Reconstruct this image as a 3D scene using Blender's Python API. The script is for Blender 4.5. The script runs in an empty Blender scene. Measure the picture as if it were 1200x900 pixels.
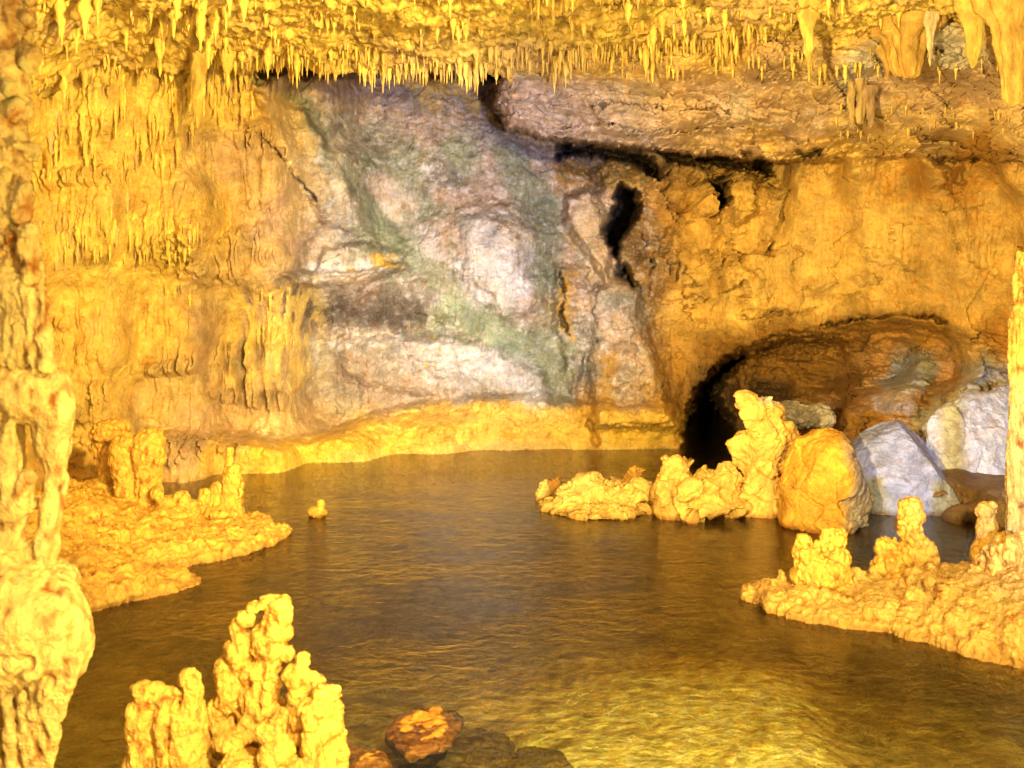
import bpy, math, random
import numpy as np
rs = np.random.RandomState(7)
random.seed(7)
F = 1200.0 * 35.0 / 36.0
HZ = 340.0
CAMZ = 3.0
COL = bpy.context.scene.collection

def P(px, py, Y):
    return ((px - 600.0) / F * Y, Y, CAMZ + (HZ - py) / F * Y)
def yw(py):                      # distance at which the water line sits
    return CAMZ * F / (py - HZ)

# ---------------------------------------------------------------- noise
def _h(ix, iy, iz, s):
    n = (ix * 73856093) ^ (iy * 19349663) ^ (iz * 83492791) ^ (s * 2654435 + 101)
    n = n & 0xFFFFFFFF
    n = ((n ^ (n >> 15)) * 2246822519) & 0xFFFFFFFF
    n = ((n ^ (n >> 13)) * 3266489917) & 0xFFFFFFFF
    n = n ^ (n >> 16)
    return n
def perlin(p, seed=0):
    p = np.asarray(p, dtype=np.float64)
    i = np.floor(p).astype(np.int64); f = p - i
    u = f * f * f * (f * (f * 6 - 15) + 10)
    out = 0
    for dx in (0, 1):
        wx = u[:, 0] if dx else 1 - u[:, 0]
        for dy in (0, 1):
            wy = u[:, 1] if dy else 1 - u[:, 1]
            for dz in (0, 1):
                wz = u[:, 2] if dz else 1 - u[:, 2]
                h = _h(i[:, 0] + dx, i[:, 1] + dy, i[:, 2] + dz, seed)
                gx = ((h & 1023) / 511.5 - 1); gy = (((h >> 10) & 1023) / 511.5 - 1); gz = (((h >> 20) & 1023) / 511.5 - 1)
                out = out + wx * wy * wz * (gx * (f[:, 0] - dx) + gy * (f[:, 1] - dy) + gz * (f[:, 2] - dz))
    return out * 1.3
def fbm(p, octv=4, seed=0, gain=0.5, ridge=False):
    a = 1.0; s = 0; t = 0; q = np.asarray(p, dtype=np.float64)
    for k in range(octv):
        n = perlin(q, seed + k * 17)
        if ridge: n = 1 - 2 * np.abs(n) * 1.6
        s = s + a * n; t += a; a *= gain; q = q * 2.03 + 11.7
    return s / t
def worley(p, seed=0):
    i = np.floor(p).astype(np.int64); f = p - i
    d1 = np.full(len(p), 9.0); d2 = np.full(len(p), 9.0); cid = np.zeros(len(p))
    for dx in (-1, 0, 1):
        for dy in (-1, 0, 1):
            for dz in (-1, 0, 1):
                h = _h(i[:, 0] + dx, i[:, 1] + dy, i[:, 2] + dz, seed)
                jx = (h & 1023) / 1023.0; jy = ((h >> 10) & 1023) / 1023.0; jz = ((h >> 20) & 1023) / 1023.0
                d = (dx + jx - f[:, 0]) ** 2 + (dy + jy - f[:, 1]) ** 2 + (dz + jz - f[:, 2]) ** 2
                m = d < d1
                d2 = np.where(m, d1, np.minimum(d2, d)); cid = np.where(m, (h >> 5) & 255, cid); d1 = np.where(m, d, d1)
    return np.sqrt(d1), np.sqrt(d2), cid / 255.0
def facet(p, seed=0, slope=.5, step=.5):
    """fractured rock: each Voronoi cell is a tilted plane"""
    i = np.floor(p).astype(np.int64); f = p - i
    d1 = np.full(len(p), 9.0); d2 = np.full(len(p), 9.0); v = np.zeros(len(p))
    for dx in (-1, 0, 1):
        for dy in (-1, 0, 1):
            for dz in (-1, 0, 1):
                h = _h(i[:, 0] + dx, i[:, 1] + dy, i[:, 2] + dz, seed)
                ox = dx + (h & 1023) / 1023.0 - f[:, 0]; oy = dy + ((h >> 10) & 1023) / 1023.0 - f[:, 1]; oz = dz + ((h >> 20) & 1023) / 1023.0 - f[:, 2]
                d = ox * ox + oy * oy + oz * oz; g = (h >> 7)
                val = slope * (((g & 255) / 127.5 - 1) * ox + (((g >> 6) & 255) / 127.5 - 1) * oy + (((g >> 12) & 255) / 127.5 - 1) * oz) + step * (((h >> 3) & 255) / 255.0 - .5)
                m = d < d1
                d2 = np.where(m, d1, np.minimum(d2, d)); v = np.where(m, val, v); d1 = np.where(m, d, d1)
    e = np.sqrt(d2) - np.sqrt(d1)
    return v, e
def sst(a, b, x):
    t = np.clip((x - a) / (b - a), 0, 1); return t * t * (3 - 2 * t)

# ---------------------------------------------------------------- mesh helpers
def make_mesh(name, V, Fc, mat, parent=None, colors=None, loc=None, smooth=True, attr2=None):
    V = np.asarray(V, dtype=np.float32); Fc = np.asarray(Fc, dtype=np.int32)
    if loc is not None: V = V - np.asarray(loc, dtype=np.float32)
    me = bpy.data.meshes.new(name)
    nf, k = Fc.shape
    me.vertices.add(len(V)); me.vertices.foreach_set('co', V.ravel())
    me.loops.add(nf * k); me.loops.foreach_set('vertex_index', Fc.ravel())
    me.polygons.add(nf); me.polygons.foreach_set('loop_start', np.arange(0, nf * k, k, dtype=np.int32))
    me.polygons.foreach_set('use_smooth', np.full(nf, smooth))
    me.update(calc_edges=True); me.validate()
    if colors is not None:
        a = me.color_attributes.new('Col', 'FLOAT_COLOR', 'POINT')
        c = np.ones((len(V), 4), dtype=np.float32); c[:, :3] = colors
        a.data.foreach_set('color', c.ravel())
    me.materials.append(mat)
    o = bpy.data.objects.new(name, me); COL.objects.link(o)
    if loc is not None: o.location = loc
    if parent is not None:
        o.parent = parent
        o.location = tuple(np.asarray(loc) - np.asarray(parent.location)) if loc is not None else (0, 0, 0)
    return o
def tag(o, label=None, cat=None, group=None, kind=None):
    if label: o['label'] = label
    if cat: o['category'] = cat
    if group: o['group'] = group
    if kind: o['kind'] = kind
    return o
def empty(name, loc, label, cat, group=None):
    o = bpy.data.objects.new(name, None); COL.objects.link(o); o.location = loc
    o.empty_display_size = .1
    return tag(o, label, cat, group)
def grid_faces(nu, nv, flip=False):
    a = np.arange(nu * nv).reshape(nv, nu)
    f = np.stack([a[:-1, :-1], a[:-1, 1:], a[1:, 1:], a[1:, :-1]], -1).reshape(-1, 4)
    return f[:, ::-1] if flip else f
def vnormals(V, Q):
    n = np.cross(V[Q[:, 2]] - V[Q[:, 0]], V[Q[:, 3]] - V[Q[:, 1]])
    out = np.zeros_like(V)
    for k in range(4): 
        for c in range(3): out[:, c] += np.bincount(Q[:, k], n[:, c], len(V))
    return out / (np.linalg.norm(out, axis=1)[:, None] + 1e-12)

# ---------------------------------------------------------------- materials
def rock_material(name, bump=1.0, fine=1.0, rough=0.62, vstretch=1.0, wet=0.0, tone=0.35):
    m = bpy.data.materials.new(name); m.use_nodes = True
    nt = m.node_tree; N = nt.nodes; L = nt.links
    b = N['Principled BSDF']
    tc = N.new('ShaderNodeTexCoord'); geo = N.new('ShaderNodeNewGeometry')
    mp = N.new('ShaderNodeMapping'); mp.inputs['Scale'].default_value = (1, 1, vstretch)
    L.new(geo.outputs['Position'], mp.inputs['Vector'])
    at = N.new('ShaderNodeAttribute'); at.attribute_name = 'Col'
    n1 = N.new('ShaderNodeTexNoise'); n1.inputs['Scale'].default_value = 3.0 * fine; n1.inputs['Detail'].default_value = 9; n1.inputs['Roughness'].default_value = .66
    n2 = N.new('ShaderNodeTexNoise'); n2.inputs['Scale'].default_value = 16.0 * fine; n2.inputs['Detail'].default_value = 6; n2.inputs['Roughness'].default_value = .7
    n3 = N.new('ShaderNodeTexVoronoi'); n3.inputs['Scale'].default_value = 26.0 * fine
    for n in (n1, n2, n3): L.new(mp.outputs['Vector'], n.inputs['Vector'])
    r1 = N.new('ShaderNodeMapRange'); r1.inputs['From Min'].default_value = .3; r1.inputs['From Max'].default_value = .7
    r1.inputs['To Min'].default_value = 1 - tone; r1.inputs['To Max'].default_value = 1 + tone * .7
    L.new(n1.outputs['Fac'], r1.inputs['Value'])
    r2 = N.new('ShaderNodeMapRange'); r2.inputs['From Min'].default_value = .3; r2.inputs['From Max'].default_value = .7
    r2.inputs['To Min'].default_value = 1 - tone * .6; r2.inputs['To Max'].default_value = 1 + tone * .5
    L.new(n2.outputs['Fac'], r2.inputs['Value'])
    mu = N.new('ShaderNodeMath'); mu.operation = 'MULTIPLY'
    L.new(r1.outputs[0], mu.inputs[0]); L.new(r2.outputs[0], mu.inputs[1])
    vm = N.new('ShaderNodeVectorMath'); vm.operation = 'SCALE'
    L.new(at.outputs['Color'], vm.inputs[0]); L.new(mu.outputs[0], vm.inputs['Scale'])
    # a warmer stain laid in by a second noise
    hs = N.new('ShaderNodeTexNoise'); hs.inputs['Scale'].default_value = 5.3 * fine; hs.inputs['Detail'].default_value = 7
    L.new(mp.outputs['Vector'], hs.inputs['Vector'])
    cr = N.new('ShaderNodeValToRGB'); cr.color_ramp.elements[0].position = .5; cr.color_ramp.elements[0].color = (1, 1, 1, 1)
    cr.color_ramp.elements[1].position = .72; cr.color_ramp.elements[1].color = (.88, .74, .58, 1)
    L.new(hs.outputs['Fac'], cr.inputs['Fac'])
    v2 = N.new('ShaderNodeVectorMath'); v2.operation = 'MULTIPLY'
    L.new(vm.outputs[0], v2.inputs[0]); L.new(cr.outputs['Color'], v2.inputs[1])
    L.new(v2.outputs[0], b.inputs['Base Color'])
    b.inputs['Roughness'].default_value = rough
    b.inputs['Specular IOR Level'].default_value = .35 + wet
    ad = N.new('ShaderNodeMath'); ad.operation = 'MULTIPLY_ADD'; ad.inputs[1].default_value = .35
    L.new(n2.outputs['Fac'], ad.inputs[0]); L.new(n1.outputs['Fac'], ad.inputs[2])
    ad2 = N.new('ShaderNodeMath'); ad2.operation = 'MULTIPLY_ADD'; ad2.inputs[1].default_value = .16
    L.new(n3.outputs['Distance'], ad2.inputs[0]); L.new(ad.outputs[0], ad2.inputs[2])
    bp = N.new('ShaderNodeBump'); bp.inputs['Strength'].default_value = .8; bp.inputs['Distance'].default_value = .10 * bump
    L.new(ad2.outputs[0], bp.inputs['Height']); L.new(bp.outputs[0], b.inputs['Normal'])
    return m
M_wall = rock_material('cave_wall_rock', bump=.9)
M_drip = rock_material('dripstone_calcite', bump=.5, fine=1.6, rough=.68, wet=.0, vstretch=.5, tone=.3)
M_knob = rock_material('knobbly_calcite', bump=.55, fine=2.6, rough=.38, wet=.25, tone=.28)
M_boulder = rock_material('boulder_rock', bump=.5, fine=1.5, rough=.6)
M_bed = rock_material('marl_painted_caustics', bump=.6, fine=2.2, rough=.8, tone=.5)

# albedo palette
A = {
 'Y': (.88, .66, .22), 'y': (.85, .60, .22), 'O': (.78, .52, .18), 'o': (.60, .34, .09),
 'P': (.66, .48, .38), 'p': (.56, .40, .30), 'G': (.36, .32, .29), 'g': (.48, .43, .38),
 'V': (.82, .80, .90), 'v': (.62, .58, .62), 'N': (.30, .34, .22), 'n': (.42, .44, .30),
 'D': (.13, .08, .05), 'd': (.26, .17, .10), 'B': (.36, .20, .06), 'T': (.70, .52, .30),
 'W': (.86, .74, .62), 'S': (.26, .22, .22)}

# ================================================================ CAVE WALL
STEP = 1.3
pxs = np.arange(-420, 1640, STEP); pys = np.arange(-110, 640, STEP)
nu, nv = len(pxs), len(pys)
GX, GY = np.meshgrid(pxs, pys)
gx = GX.ravel(); gy = GY.ravel()
base_pts = np.stack([gx / 90, gy / 90, gx * 0], -1)
wxn = fbm(base_pts, 5, 3) * 26; wyn = fbm(base_pts + 31.3, 5, 9) * 26
wx = gx + wxn; wy = gy + wyn

def rbf(ctrl, X, Y, power=3.0, k=6):
    c = np.array(ctrl, dtype=np.float64)
    num = np.zeros((len(X), c.shape[1] - 2)); den = np.zeros(len(X))
    for row in c:
        d2 = (X - row[0]) ** 2 + (Y - row[1]) ** 2 + 60.0
        w = d2 ** (-power / 2); den += w
        num += w[:, None] * row[2:]
    return num / den[:, None]

depth_ctrl = [
 (-420,-100,7.5),(-420,200,7.5),(-420,500,7.6),(-420,640,7.6),
 (-200,-100,10.5),(-200,150,11),(-200,400,11.5),(-200,640,11.2),
 (0,-100,12.5),(0,100,13.2),(0,300,13.9),(0,450,14.2),(0,600,13.6),
 (100,0,13.6),(100,100,14.2),(100,250,14.6),(100,400,15.2),(100,500,15.3),(100,600,15.0),
 (200,0,14.2),(200,100,14.9),(200,250,15.5),(200,400,16.4),(200,480,16.6),(200,560,16.2),
 (300,40,15.2),(300,110,16.3),(300,200,16.9),(300,300,17.3),(300,400,17.8),(300,480,17.9),(300,545,16.9),
 (360,120,18.2),(380,200,18.4),(400,300,18.7),(400,400,19.3),(400,470,19.4),(400,535,17.9),
 (450,0,21),(450,80,20.6),(450,140,20.3),(480,240,19.9),(500,330,19.5),(500,400,19.6),(500,460,19.8),(500,526,18.8),
 (560,20,21.6),(570,100,20.9),(580,200,20.2),(580,300,19.4),(590,380,19.5),(600,440,19.9),(600,500,19.5),(600,522,19.2),
 (650,230,20.5),(650,300,20.1),(660,400,19.8),(680,470,19.6),(700,521,19.3),(700,500,19.3),
 (690,260,20.4),(730,360,19.7),(740,430,19.4),(770,490,19.3),(790,520,19.4),
 (620,60,15.6),(620,120,16.6),(620,150,17.0),(700,60,15.2),(700,120,16.4),(700,165,17.2),(800,60,14.8),(800,120,16.2),(820,180,17.4),
 (900,60,14.4),(900,130,15.9),(900,185,17.5),(1000,60,14.0),(1000,130,15.5),(1000,190,17.2),(1100,60,13.4),(1100,130,14.9),(1100,185,16.5),
 (1200,60,12.8),(1200,130,14.2),(1200,200,15.6),(620,-60,15.0),(800,-60,14.2),(1000,-60,13.2),(1200,-60,12),
 (760,210,20.6),(800,215,20.2),(860,215,19.6),(950,215,18.6),(1050,210,17.9),(1150,230,17.2),
 (800,260,20.4),(800,330,20.1),(800,400,19.9),(820,470,19.9),(880,260,19.4),(880,330,19.2),(880,390,19.3),
 (960,260,18.6),(960,320,18.5),(960,365,18.9),(1050,280,17.9),(1050,350,18.0),(1150,300,17.2),(1150,400,17.4),
 (1250,300,15.8),(1250,420,15.6),(1250,520,14.2),(1250,600,12.9),(1400,100,10.5),(1400,400,10.5),(1400,600,10),(1600,200,7.5),(1600,600,7.5),(1600,-100,7.5),
 (840,520,21.5),(900,440,20.9),(960,430,20.4),(1040,420,19.7),(1100,430,18.8),(1180,450,17.4),
 (900,500,20.5),(960,480,20.2),(1000,500,18.0),(1060,480,17.6),(1130,470,16.5),(1180,520,14.8),
 (900,560,15.5),(960,560,14.8),(1040,560,14.6),(1100,590,13.3),(1180,600,12.9),(960,630,12.6),(1060,640,12.4),(1180,640,12.2),
]
is_shelf = [c for c in depth_ctrl if (c[0] >= 600 and c[1] <= 190)]
wall_ctrl = [c for c in depth_ctrl if not (c[0] >= 600 and c[1] <= 190 and c[0] < 1000)] + [(620,120,20.8),(700,160,21.4),(760,180,21.6),(840,190,21.2),(900,195,20.4),(980,190,18.8)]
D = rbf(wall_ctrl, gx + wxn * .5, gy + wyn * .5, power=3.6)[:, 0]
D_shelf = rbf(is_shelf + [(590,90,16.2),(588,140,17.2)], gx + wxn * .5, gy + wyn * .5, power=3.0)[:, 0]


def poly_sd(poly, X, Y):
    """signed distance, negative inside"""
    pg = np.array(poly, float); n = len(pg)
    x0, y0 = pg.min(0) - 60; x1, y1 = pg.max(0) + 60
    out = np.full(len(X), 60.0)
    sel = np.where((X > x0) & (X < x1) & (Y > y0) & (Y < y1))[0]
    x = X[sel]; y = Y[sel]; d = np.full(len(sel), 1e9); ins = np.zeros(len(sel), bool)
    for i in range(n):
        ax, ay = pg[i]; bx, by = pg[(i + 1) % n]
        ex, ey = bx - ax, by - ay
        t = np.clip(((x - ax) * ex + (y - ay) * ey) / (ex * ex + ey * ey + 1e-9), 0, 1)
        d = np.minimum(d, (x - ax - t * ex) ** 2 + (y - ay - t * ey) ** 2)
        c = ((ay > y) != (by > y)) & (x < (bx - ax) * (y - ay) / (by - ay + 1e-12) + ax)
        ins ^= c
    d = np.sqrt(d); out[sel] = np.where(ins, -d, d)
    return out
fw = fbm(np.stack([gx / 22, gy / 22, gx * 0], -1), 4, 77) * 12
def feat(poly, amt, soft=6, edge=1.0, warp=1.0):
    sd = poly_sd(poly, gx + (wxn * .25 + fw) * warp + fw2 * .7, gy + (wyn * .25 + fw[::-1] * .5) * warp + fw2[::-1] * .6)
    return sst(soft, -soft * edge, sd) * amt
_fa = fbm(np.stack([gx / 22, gy / 22, gx * 0], -1), 4, 77) * 12
_fb = fbm(np.stack([gx / 8, gy / 6, gx * 0 + 6], -1), 3, 178) * 6
shelf_poly = [(592,-400),(592,60),(584,108),(582,132),(594,152),(640,163),(690,168),(760,176),(840,184),(905,190),(960,190),(1060,184),(1160,190),(1260,200),(1900,210),(1900,-400)]
sdS = poly_sd(shelf_poly, gx + _fa * .5 + _fb, gy + _fa[::-1] * .5 + _fb[::-1])
sdS = np.where((gx > 650) & (gy < 120), -60, sdS)
shelfm = sst(2.0, -3.5, sdS)
D_shelf = D_shelf - .35 * sst(-2, -16, sdS) + .0 * D
D = D * (1 - shelfm) + np.minimum(D_shelf, D + .2) * shelfm
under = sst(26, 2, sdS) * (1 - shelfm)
holes = []
fw2 = fbm(np.stack([gx / 9, gy / 9, gx * 0 + 3], -1), 3, 78) * 7
fvar = np.clip(.75 + 1.6 * fbm(np.stack([gx / 24, gy / 24, gx * 0 + 8], -1), 3, 79), .12, 1.6)
def push(poly, amt, soft=5, warp=.5, dark=1.0):
    global D
    sd = poly_sd(poly, gx + (wxn * .25 + fw) * warp * 1.5 + fw2 * 1.3, gy + (wyn * .25 + fw[::-1] * .5) * warp * 1.5 + fw2[::-1] * 1.2)
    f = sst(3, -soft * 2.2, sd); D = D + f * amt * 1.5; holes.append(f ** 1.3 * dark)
# ---- openings, gaps, crevices
push([(724,214),(744,222),(752,240),(742,262),(730,282),(722,300),(712,290),(706,276),(714,250),(716,230)], 3.2, 4)
push([(722,296),(736,312),(746,330),(738,336),(724,322)], 2.0, 4)
push([(655,168),(700,170),(760,180),(776,200),(768,214),(752,196),(720,186),(690,180),(656,186)], 2.6, 4)
push([(762,172),(840,186),(900,196),(905,206),(850,200),(790,192)], 1.0, 3)
push([(824,216),(842,208),(852,216),(846,228),(856,240),(838,250),(832,236)], 1.2, 3)
push([(868,178),(900,190),(906,208),(890,204),(880,192)], 1.0, 3)
push([(932,178),(970,172),(960,184),(940,190)], .8, 3)
push([(690,196),(706,190),(712,214),(700,230)], .5, 4, dark=.5)
0 and push([(560,96),(590,100),(592,118),(582,130),(590,150),(640,162),(680,168),(690,182),(640,172),(596,162),(574,150),(562,120)], 1.3, 5, dark=.15)
push([(498,80),(590,84),(592,100),(566,98),(500,92)], 1.2, 6)
push([(300,68),(500,68),(500,88),(420,92),(330,94),(304,98)], 1.0, 6)
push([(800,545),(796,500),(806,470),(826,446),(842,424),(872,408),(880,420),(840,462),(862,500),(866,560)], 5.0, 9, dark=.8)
# broad recess behind the boulders
push([(846,440),(870,408),(900,392),(960,380),(1030,370),(1100,378),(1150,398),(1120,420),(1050,430),(1000,450),(950,474),(900,480),(862,500)], .35, 9, dark=.1)
push([(870,408),(905,396),(950,392),(990,402),(980,412),(930,414),(890,424)], .5, 6, dark=.5)
push([(925,476),(960,482),(966,492),(935,502),(928,492)], 1.6, 4)
push([(1086,186),(1150,184),(1140,200),(1124,238),(1110,226),(1100,200)], .45, 8, dark=.15)
push([(1085,183),(1120,187),(1152,182),(1140,190),(1100,192)], .8, 3)
# ---- raised blocks
def pull(poly, amt, soft=8, warp=.6):
    global D
    D = D - feat(poly, 1.0, soft, 1.0, warp) * amt
0 and pull([(596,106),(650,108),(740,100),(830,100),(900,110),(940,140),(930,176),(830,182),(740,174),(660,162),(600,154),(588,130)], .45, 6)
0 and pull([(596,108),(640,116),(690,136),(690,160),(620,160),(590,150)], .4, 5)
pull([(690,120),(800,116),(900,140),(800,160),(710,156)], .3, 5)
pull([(664,230),(690,222),(706,250),(716,290),(712,326),(690,300),(664,262)], .8, 6)
pull([(692,340),(720,326),(750,336),(752,380),(770,430),(790,500),(700,500),(692,420)], .55, 7)
pull([(648,310),(688,312),(690,400),(672,470),(650,380)], .35, 5)
0 and pull([(780,250),(840,240),(870,250),(860,310),(820,330),(800,390),(770,340)], .5, 8)
pull([(846,214),(880,212),(884,250),(862,262),(850,244)], .6, 5)
0 and pull([(890,226),(918,222),(924,262),(902,300),(880,280)], .5, 6)
0 and pull([(870,300),(900,310),(915,370),(880,400),(800,370),(810,320)], .3, 6)
pull([(330,320),(420,318),(470,306),(480,316),(430,330),(350,334)], .35, 4)
pull([(380,290),(430,280),(475,300),(465,316),(400,326),(370,316)], .35, 5)
pull([(300,110),(360,130),(400,200),(440,280),(380,260),(340,190)], .35, 6)
pull([(400,400),(470,395),(560,400),(640,440),(640,474),(560,470),(470,460),(400,440)], .35, 9)
pull([(540,250),(600,240),(640,280),(640,360),(590,370),(540,320)], .3, 12)
pull([(210,260),(250,250),(300,270),(290,330),(230,330)], .3, 14)
# ledge that runs along the water line; its yellow lamplight is painted into the colour
pull([(180,505),(260,512),(330,520),(380,508),(430,490),(490,474),(560,468),(620,466),(700,474),(790,478),(800,530),(790,640),(180,640)], .55, 9)
push([(684,478),(694,480),(704,520),(696,524)], .3, 3, dark=.35)  # slanted cast shadow, made as a shallow darkened slit
# ---- cracks: thin lines
def crack(pts, w, amt):
    global D
    X = gx + fw * .5 + fw2; Y = gy + fw[::-1] * .4 + fw2[::-1]; dm = np.full(len(gx), 1e9)
    p = np.array(pts, float)
    for i in range(len(p) - 1):
        e = p[i + 1] - p[i]; t = np.clip(((X - p[i, 0]) * e[0] + (Y - p[i, 1]) * e[1]) / (e @ e), 0, 1)
        dm = np.minimum(dm, np.hypot(X - p[i, 0] - t * e[0], Y - p[i, 1] - t * e[1]))
    f = np.exp(-(dm / (w * .7 * fvar)) ** 2) * np.clip(fvar, 0, 1); D = D + f * amt
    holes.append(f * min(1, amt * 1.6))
crack([(318,170),(332,185),(345,205),(360,222),(372,236)], 2.2, .5)
crack([(300,150),(318,170)], 1.6, .2)
crack([(860,310),(885,325),(895,350),(910,368),(940,366),(980,350),(1010,344)], 2, .22)
crack([(960,382),(1040,370),(1090,372),(1120,386)], 2.4, .5)
crack([(800,348),(850,348),(900,350)], 1.6, .15)
crack([(830,196),(880,206),(905,214)], 2, .4)
crack([(690,126),(740,122),(790,130),(840,128),(900,146)], 1.8, .3)
crack([(640,150),(700,148),(780,156),(860,150),(950,166)], 1.8, .3)
crack([(760,340),(764,300),(750,270)], 2, .4)
crack([(655,316),(662,345),(656,372),(668,392)], 2.6, .5)
crack([(700,330),(694,360),(700,400)], 2, .3)
crack([(790,250),(800,290),(790,330)], 2, .3)
crack([(920,225),(915,262),(900,300)], 2.2, .35)
crack([(1090,160),(1130,170),(1146,188)], 2.5, .6)
crack([(700,480),(760,470),(790,440)], 1.6, .12)
crack([(1100,240),(1120,300),(1180,330)], 1.6, .12)

# world position, then displacement by world-space noise
WX = (gx - 600) / F * D; WZ = CAMZ + (HZ - gy) / F * D
W = np.stack([WX, D, WZ], -1)
leftm = sst(370, 300, gx + wxn * .6 + (gy - 300) * -.05)      # dripstone side wall
topm = shelfm       # bedded, broken rock under the ceiling
rightm = sst(760, 820, gx) * sst(190, 210, gy)
rightm = rightm * (1 - .0 * gx)
botm = sst(470, 500, gy) * sst(810, 790, gx)
n_big = fbm(W * np.array([.55, .55, .7]), 4, 21)
n_mid = fbm(W * np.array([2.0, 2.0, 2.6]), 5, 33, gain=.55)
n_flute = fbm(W * np.array([5.5, 2.0, .75]), 4, 44, ridge=True)
n_flute2 = fbm(W * np.array([13., 4.0, 1.6]), 3, 45, ridge=True)
tilt = W.copy(); tilt[:, 2] += .18 * W[:, 0]
n_bed = fbm(tilt * np.array([.9, 1.2, 5.0]), 5, 55, ridge=True)
f1, f2, cid = worley(tilt * np.array([1.1, 1.0, 2.4]) + n_mid[:, None] * .5, 5)
g1, g2, cid2 = worley(W * 7.0, 8)
rows = sst(.05, .3, fbm(W * np.array([.5, .5, 1.6]), 2, 91))
cenm = sst(330, 380, wx) * sst(700, 660, wx) * sst(480, 460, gy)
disp = (.30 - .15 * rightm) * n_big + .13 * n_mid * (1 - .55 * rightm)
disp += leftm * (.24 * n_flute * (.35 + rows) + .11 * n_flute2 * (.3 + rows) + .04 * (1 - g1))
disp += topm * (.26 * n_bed + .22 * (cid - .5) * sst(0, .12, f2 - f1) - .14 * sst(.10, 0, f2 - f1) + .05 * (.7 - g1))
other = np.clip(1 - leftm - topm, 0, 1)
fa1, fe1 = facet(tilt * np.array([1.0, 1.0, 1.5]) + n_mid[:, None] * .6, 13, .55, .5)
fa2, fe2 = facet(tilt * np.array([3.6, 3.0, 5.5]) + n_mid[:, None] * 1.2, 14, .6, .5)
fr = fbm(W * np.array([1.1, 1.1, 1.4]) + n_mid[:, None] * .7, 4, 61, ridge=True)
rec = sst(850, 900, gx) * sst(375, 395, gy) * sst(520, 480, gy)
disp += other * (1 - .7 * rightm) * (.04 * fr + (.16 - .07 * cenm) * fa1 + (.07 - .02 * cenm) * fa2 - .04 * sst(.06, 0, fe2)) + rec * (.22 * n_bed + .12 * fa2) + topm * (.20 * fa1 + .12 * fa2 - .08 * sst(.08, 0, fe2))
blk = sst(740, 765, gx) * sst(930, 890, gx) * sst(180, 200, gy) * sst(420, 330, gy)
fa3, fe3 = facet(W * np.array([.75, .9, .75]) + n_mid[:, None] * .5, 23, .7, .8)
disp += blk * (.75 * fa3 + .15 * fa1 - .12 * sst(.05, 0, fe3)) + rightm * (1 - blk) * (.30 * fa3 - .03 * sst(.03, 0, fe3))
n_fine = fbm(W * np.array([9, 7, 11.]), 4, 99, gain=.65)
disp += .035 * n_fine * (1 - .6 * rightm) + other * .03 * n_flute2
disp += botm * (.10 * (1 - g1) + .05 * n_mid)
disp += other * .02 * (1 - g1)
# keep the water line where it is
wl = np.interp(gx, [0, 200, 300, 400, 500, 600, 700, 800, 900], [585, 553, 546, 536, 526, 522, 521, 520, 560])
damp = 1 - .75 * np.exp(-((gy - wl) / 14) ** 2) * (gx < 810)
W[:, 1] -= disp * damp
W[:, 0] -= leftm * .0

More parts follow.
